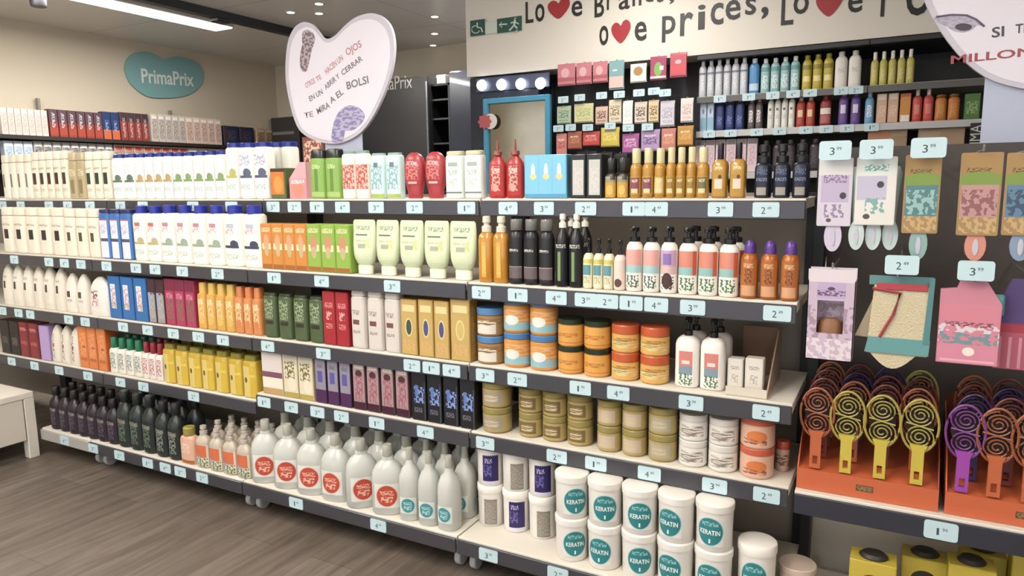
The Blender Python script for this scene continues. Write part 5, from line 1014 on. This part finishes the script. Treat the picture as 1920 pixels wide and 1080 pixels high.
R3 = [(1044, 1063, 250, 292, 'd98a80', 'b85a58', 'salmon pink'), (1065, 1091, 246, 280, 'b0644c', 'd08a60', 'terracotta'), (1093, 1125, 246, 274, 'cf4a44', 'e88a80', 'bright red'), (1127, 1162, 238, 276, 'dfc63c', 'f0e070', 'bright yellow'),
      (1167, 1199, 250, 288, 'b0569a', 'd9a0c4', 'magenta'), (1202, 1238, 242, 284, 'b592c0', '6f5a8a', 'violet'), (1240, 1268, 240, 284, 'd0806c', 'e8a070', 'coral'), (1270, 1301, 235, 274, 'cf9228', 'e8b048', 'orange gold')]
for x0, x1, y0, y1, c, c2, nm in R3: mask(x0, y0, x1, y1, c, (('n', .5, .5, .4, .2, c2), ('t', .5, .75, .3, .05, 'f0e8e0')), nm+' face mask sachet in the bottom row', Y=YM-.005)
for row, ys, pts in (('top', 0, ((1056, 187), (1087, 183), (1128, 179), (1161, 177), (1198, 174), (1226, 171), (1247, 174))), ('middle', 0, ((1047, 241), (1070, 239), (1102, 239), (1144, 236), (1178, 240), (1214, 238)))):
    nms = {'top': ['nearest the mirror', 'second from the mirror', 'third from the mirror', 'under the teal sachet', 'under the orange-brown picture', 'under the green picture', 'under the red sachet'], 'middle': ['nearest the mirror', 'under the yellow and green sachet', 'under the peach sachet', 'under the cream and tan sachet', 'under the plain white sachet', 'under the cream and brown sachet']}[row]
    for (x, y), nm in zip(pts, nms):
        p = at(x, y, 1, YM-.03); price_tag((p.x, YM-.03, p.z), '2', 'white hook price tag below the '+row+' row, '+nm, 'hook price tags on the mask panel')
        obj('hook', MB().tube([(p.x, 0, p.z), (p.x, YM-.0285-4.42, p.z)], .0018, 5).mesh('hook', M_STEEL), RACK)
for x0, x1, y0, y1, nm in ((1082, 1118, 283, 335, 'beside the light blue carton'), (1121, 1148, 285, 338, 'middle of the three'), (1151, 1176, 287, 338, 'beside the amber oils')): mask(x0, y0, x1, y1, '1d1c1d', (('t', .5, .6, .35, .1, '55524e'),), 'black accessory pack low on the hook panel, '+nm, Y=YM-.02)

# ------------------------------------------------------------------ lit mirror unit
a, b = at(880, 160, 1, 4.2).x, mx0-.024
t = thing('mirror_unit', (0, 4.2, 0), 'dark cabinet with a blue-framed mirror under four lit bulbs', 'mirror cabinet')
M_DK = mat('262a38', .25)
obj('cabinet_body', MB().box(-2.372, b, .02, .5, 0, 1.978, .004).mesh('cabinet_body', M_DK), t)
for i, x in enumerate((904, 941, 977, 1014)):
    p = at(x, 160-i*1.2, 1, 4.19); mb = MB().loft([(.0, .012, .012), (.02, .03, .03), (.035, .036, .036), (.05, .03, .03), (.058, .012, .012)], 16); mb.v = [(q[0]+p.x, .02-q[2], q[1]+p.z) for q in mb.v]
    mb.f = [tuple(reversed(f)) for f in mb.f]
    obj('light_bulb', mb.mesh('light_bulb', mat('eaf2ff', .4, emit=7)), t)
e = quad_at(893, 148, 1026, 172, 4.2); p0_ = at(900, 160, 1, 4.2); p1_ = at(1020, 156, 1, 4.2)
obj('light_bar', MB().box(p0_.x-.035, p1_.x+.035, .006, .0205, p0_.z-.045, p0_.z+.045, .003).mesh('light_bar', mat('3c4258', .3)), t)
fx0, fx1 = X_at(906, 4.19, 1.7), X_at(1031, 4.19, 1.7); fz1 = at(968, 181, 1, 4.19).z; fz0 = 1.0; fw = .035
M_BL = mat('3f9fc4', .35)
for q in ((fx0, fx0+fw, fz0, fz1), (fx1-fw, fx1, fz0, fz1), (fx0+fw, fx1-fw, fz1-fw, fz1), (fx0+fw, fx1-fw, fz0, fz0+fw)): obj('frame_side', MB().box(q[0], q[1], -.012, .0195, q[2], q[3], .003).mesh('frame_side', M_BL), t)
obj('mirror_glass', MB().box(fx0+fw, fx1-fw, .008, .0195, fz0+fw, fz1-fw).mesh('mirror_glass', mat('a39a86', .1, metal=1)), t)
p = at(912, 228, 1, 4.18)
t = thing('round_badge', (p.x, 4.183, p.z), 'round red and white badge on the mirror frame', 'badge')
mb = MB().loft([(0, .05, .05), (.004, .05, .05)], 24); mb.v = [(x, -z, y) for x, y, z in mb.v]; mb.f = [tuple(reversed(f)) for f in mb.f]; obj('badge_disc', mb.mesh('badge_disc', mat('d9d3cc', .4)), t, (.03, 0, 0))
mb = MB().prism([(.046*(1+.12*math.cos(8*q))*math.cos(q), .046*(1+.12*math.cos(8*q))*math.sin(q)) for q in [2*PI*i/64 for i in range(64)]][::-1], -.009, -.0045, 1); obj('red_flower', mb.mesh('red_flower', mat('bf5058', .45)), t, (-.012, 0, 0))

# ------------------------------------------------------------------ black cabinets against the back wall
Yc = 5.5
ca, cb, cc, cdx, ce = (at(700, 200, 1, Yc).x, at(803, 200, 1, Yc).x, at(838, 200, 1, Yc).x, at(841, 200, 1, Yc).x, at(880, 200, 1, Yc).x)
t = thing('black_cabinet', (0, Yc, 0), 'tall black cabinet with white lettering beside the heart placard', 'cabinet')
obj('cabinet_body', MB().box(ca-.25, cb, 0, .45, 0, 2.25, .004).mesh('cabinet_body', mat('201f22', .35)), t)
l0, l1 = at(694, 162, 1, Yc), at(773, 156, 1, Yc)
me = fit_text(face_minus_y(text_mesh('PrimaPrix', .1, .003, mat('d5d0c6', .5), 'lettering')), l0.x, l1.x, l0.z-.05, l0.z+.07); obj('lettering', me, t, (0, -.003, 0))
obj('edge_strip', MB().box(cb-.02, cb-.005, -.006, 0, .1, 2.2).mesh('edge_strip', mat('77767a', .25, metal=.6)), t)
t = thing('black_bookcase', (0, Yc+.05, 0), 'narrow black open shelf unit between the lettered cabinet and blue-black column', 'shelf unit')
mb = MB().box(cb+.004, cc, .35, .37, 0, 2.18).box(cc-.02, cc, 0, .35, 0, 2.18).box(cb+.004, cc, 0, .35, 2.16, 2.18); obj('carcass', mb.mesh('carcass', mat('1a1a1d', .4)), t)
for z in (1.2, 1.42, 1.64, 1.86, 2.03): obj('shelf', MB().box(cb+.006, cc-.021, .0, .349, z, z+.015).mesh('shelf', mat('2b2b30', .35)), t)
t = thing('blue_black_column', (0, Yc-.25, 0), 'glossy blue-black column beside the bulkhead end', 'column')
ck = at(842, 200, 1, Yc-.25).x
obj('column_body', MB().box(ck, ck+.34, 0, .5, 0, 2.22, .01).mesh('column_body', mat('262c3a', .2, coat=.3)), t)
t = thing('pale_box', (cc-.16, Yc+.2, 2.1812), 'small pale box on top of the narrow black shelf unit', 'box'); obj('box_body', MB().box(-.05, .05, -.05, .05, 0, .09, .003).mesh('box_body', mat('bdb6aa', .5)), t)

# ------------------------------------------------------------------ toothbrush wall on the far left
LX = X0+.34
t = thing('wall_rack', (X0, 0, 0), 'dark shelf rack of boxed goods along the cream wall', 'display rack'); 
LZ = []
za = at(180, 260, 0, LX).z; zb = at(180, 302, 0, LX).z
for z in (za, za-.26, za-.54, za-.85):
    s = obj('shelf', MB().box(.002, .34, 2.2, 5.86, z-.03, z, .002).mesh('shelf', mat('2a211c', .5)), t)
obj('back_panel', MB().box(.002, .02, 2.2, 5.86, 0, za+.0).mesh('back_panel', mat('3a332e', .6)), t)
for y in (2.2, 3.4, 4.6, 5.84): obj('upright', MB().box(.02, .05, y, y+.02, 0, za+.32).mesh('upright', mat('8d857a', .5)), t)
def leftrow(z, x0, x1, n, yt, mk, name, cat, lab, anchor, grp, X=LX-.07, fill=.93):
    ya = at(x0, 250, 0, X).y; yb = at(x1, 250, 0, X).y; p = (yb-ya)/n; ym = (ya+yb)/2
    h = min(at((x0+x1)/2, yt, 0, X).z-z, .222 if z < za else 9)
    me = mk(abs(p)*fill, .06, h)
    for k in range(n):
        nm = ('next to the ' if k == n-1 else ORD[n-k]+' from the ')+anchor
        put(me, name, (X, ya+p*(k+.5), z+.001), lab+', '+nm, cat, grp, PI/2)
blis = lambda c, c2, c3: (lambda w, d, h: carton(w, d, h, c, strip(c, ('n', .5, .5, .4, .4, c2), ('r', .5, .88, .4, .06, c3))))
leftrow(za, 0, 88, 7, 205, blis('cdbcb2', 'b09a92', 'e0d6cc'), 'blister_pack', 'pack', 'pinkish white pack on the wall rack', 'navy and red boxes', 'pinkish white packs on the wall rack')
leftrow(za, 90, 190, 6, 209, lambda w, d, h: carton(w, d, h, '6d2420', strip('8f3a30', ('r', .5, .78, .5, .25, '4a3a44'), ('n', .5, .5, .2, .4, 'b8a6ac'), ('r', .5, .2, .5, .14, 'a8402c'))), 'toothpaste_box', 'box', 'red box with dark top on the wall rack', 'navy-topped boxes', 'dark-topped red boxes on the wall rack')
leftrow(za, 190, 222, 2, 211, lambda w, d, h: carton(w, d, h, '1c2e5c', strip('1f3568', ('r', .5, .15, .5, .2, 'c9602c'), ('n', .5, .5, .2, .2, '7f93b4'))), 'toothpaste_box', 'box', 'navy box with orange foot on the wall rack', 'dark-topped reds', 'navy boxes on the wall rack')
leftrow(za, 223, 276, 4, 213, lambda w, d, h: carton(w, d, h, '7a2a24', strip('8f3a34', ('r', .5, .85, .5, .18, '3a3038'), ('n', .5, .45, .2, .35, 'b89a94'))), 'toothpaste_box', 'box', 'brick red box on the wall rack', 'grey card packs', 'brick red boxes on the wall rack')
leftrow(za, 280, 345, 5, 216, blis('b5aaa0', '8a8078', 'd5ccc2'), 'blister_pack', 'pack', 'grey card pack on the wall rack', 'peach card packs', 'grey card packs on the wall rack')
leftrow(za, 345, 412, 5, 222, blis('cdb5a4', 'a8857a', 'e6d6c8'), 'blister_pack', 'pack', 'peach card pack on the wall rack', 'dark blue display', 'peach card packs on the wall rack')
leftrow(za, 415, 473, 2, 238, lambda w, d, h: carton(w, d, h, '1f2438', strip('262c48', ('n', .5, .5, .3, .3, '4a4a5c'), ('r', .12, .5, .1, .45, '4a3238'))), 'display_carton', 'box', 'dark blue display carton on the wall rack', 'gold and pink packs', 'dark blue cartons on the wall rack')
leftrow(za, 477, 509, 2, 242, blis('b89a78', '7a6030', 'cbb0a4'), 'blister_pack', 'pack', 'gold and pink pack on the wall rack', 'black display cabinet', 'gold and pink packs on the wall rack')
zb2 = za-.26
leftrow(zb2, 0, 55, 3, 265, blis('b9c3cf', '7fa0c4', 'd9d6cf'), 'blister_pack', 'pack', 'pale blue pack, second rack shelf', 'greyish packs', 'pale blue packs, second rack shelf')
leftrow(zb2, 56, 205, 9, 265, blis('9c9694', '3c3c3e', 'cdc8c2'), 'blister_pack', 'pack', 'greyish pack, second rack shelf', 'beige packs', 'greyish packs, second rack shelf')
leftrow(zb2, 207, 345, 8, 262, blis('b59c88', '8a6a5c', 'b8302c'), 'blister_pack', 'pack', 'beige pack with red edge, second rack shelf', 'cream packs', 'beige packs, second rack shelf')
leftrow(zb2, 345, 420, 4, 266, blis('c9b8a4', '7f9ac0', 'e2d8c8'), 'blister_pack', 'pack', 'cream pack, second rack shelf', 'dark blue display', 'cream packs, second rack shelf')
p = at(512, 300, 1, 5.3); q1 = at(563, 300, 1, 5.3); tz = at(540, 219, 1, 5.3).z
t = thing('black_display_cabinet', ((p.x+q1.x)/2, 5.3, 0), 'black display cabinet with a grey strip, below the heart placard', 'cabinet')
w_ = q1.x-p.x
obj('cabinet_body', MB().box(-w_/2, w_/2, 0, .5, 0, tz, .004).mesh('cabinet_body', mat('1b1a1c', .4)), t)
obj('grey_strip', MB().box(-w_/2+.02, w_/2-.06, -.004, 0, tz-.17, tz-.14).mesh('grey_strip', mat('55534f', .5)), t)
p = at(568, 300, 1, 5.0); q1 = at(606, 300, 1, 5.0); tz = at(585, 256, 1, 5.0).z
t = thing('brown_pack_display', ((p.x+q1.x)/2, 5.0, 0), 'narrow stand of reddish brown packs beside the black display cabinet', 'display stand')
w_ = q1.x-p.x
obj('stand_body', MB().box(-w_/2, w_/2, 0, .2, 0, tz, .004).mesh('stand_body', mat('6a4034', .5)), t)
obj('printed_front', MB().patch(lambda u, v: (-w_/2+.01+(w_-.02)*u, -.001, tz-.5+.48*v), 1, 1).mesh('printed_front', strip('7a4a3c', ('n', .5, .5, .46, .46, 'c9a08a'))), t)

# ------------------------------------------------------------------ white table at the near end
P0 = at(62, 733, 0, -3.39); tw = P0.z
yl = at(70, 856, 2, 0).y
t = thing('white_table', (-3.39, P0.y, 0), 'white table with deep sides in front of the gondola end', 'table')
zl = at(30, 832, 0, -3.39).z
obj('table_top', MB().box(-1.1, 0, -1.3, 0, tw-.03, tw, .003).mesh('table_top', mat('dcd5c8', .4)), t)
obj('side_panel', MB().box(-.022, -.002, -1.28, -.05, zl, tw-.03, .002).mesh('side_panel', mat('cfc7ba', .45)), t)
obj('side_panel', MB().box(-1.08, -.03, -.022, -.002, zl, tw-.03, .002).mesh('side_panel', mat('cfc7ba', .45)), t)
for x, y in ((-.045, -.045), (-1.1, -.045), (-.045, -1.3), (-1.1, -1.3)): obj('leg', MB().box(x, x+.045, y, y+.045, 0, tw-.03, .002).mesh('leg', mat('d5cec2', .45)), t)

for l, ns in _labels.items():
    if len(ns) > 1:
        gs = {bpy.data.objects[n].get('group') for n in ns}
        if len(gs) > 1 or None in gs: print('DUPLABEL', l, ns[:4], gs)
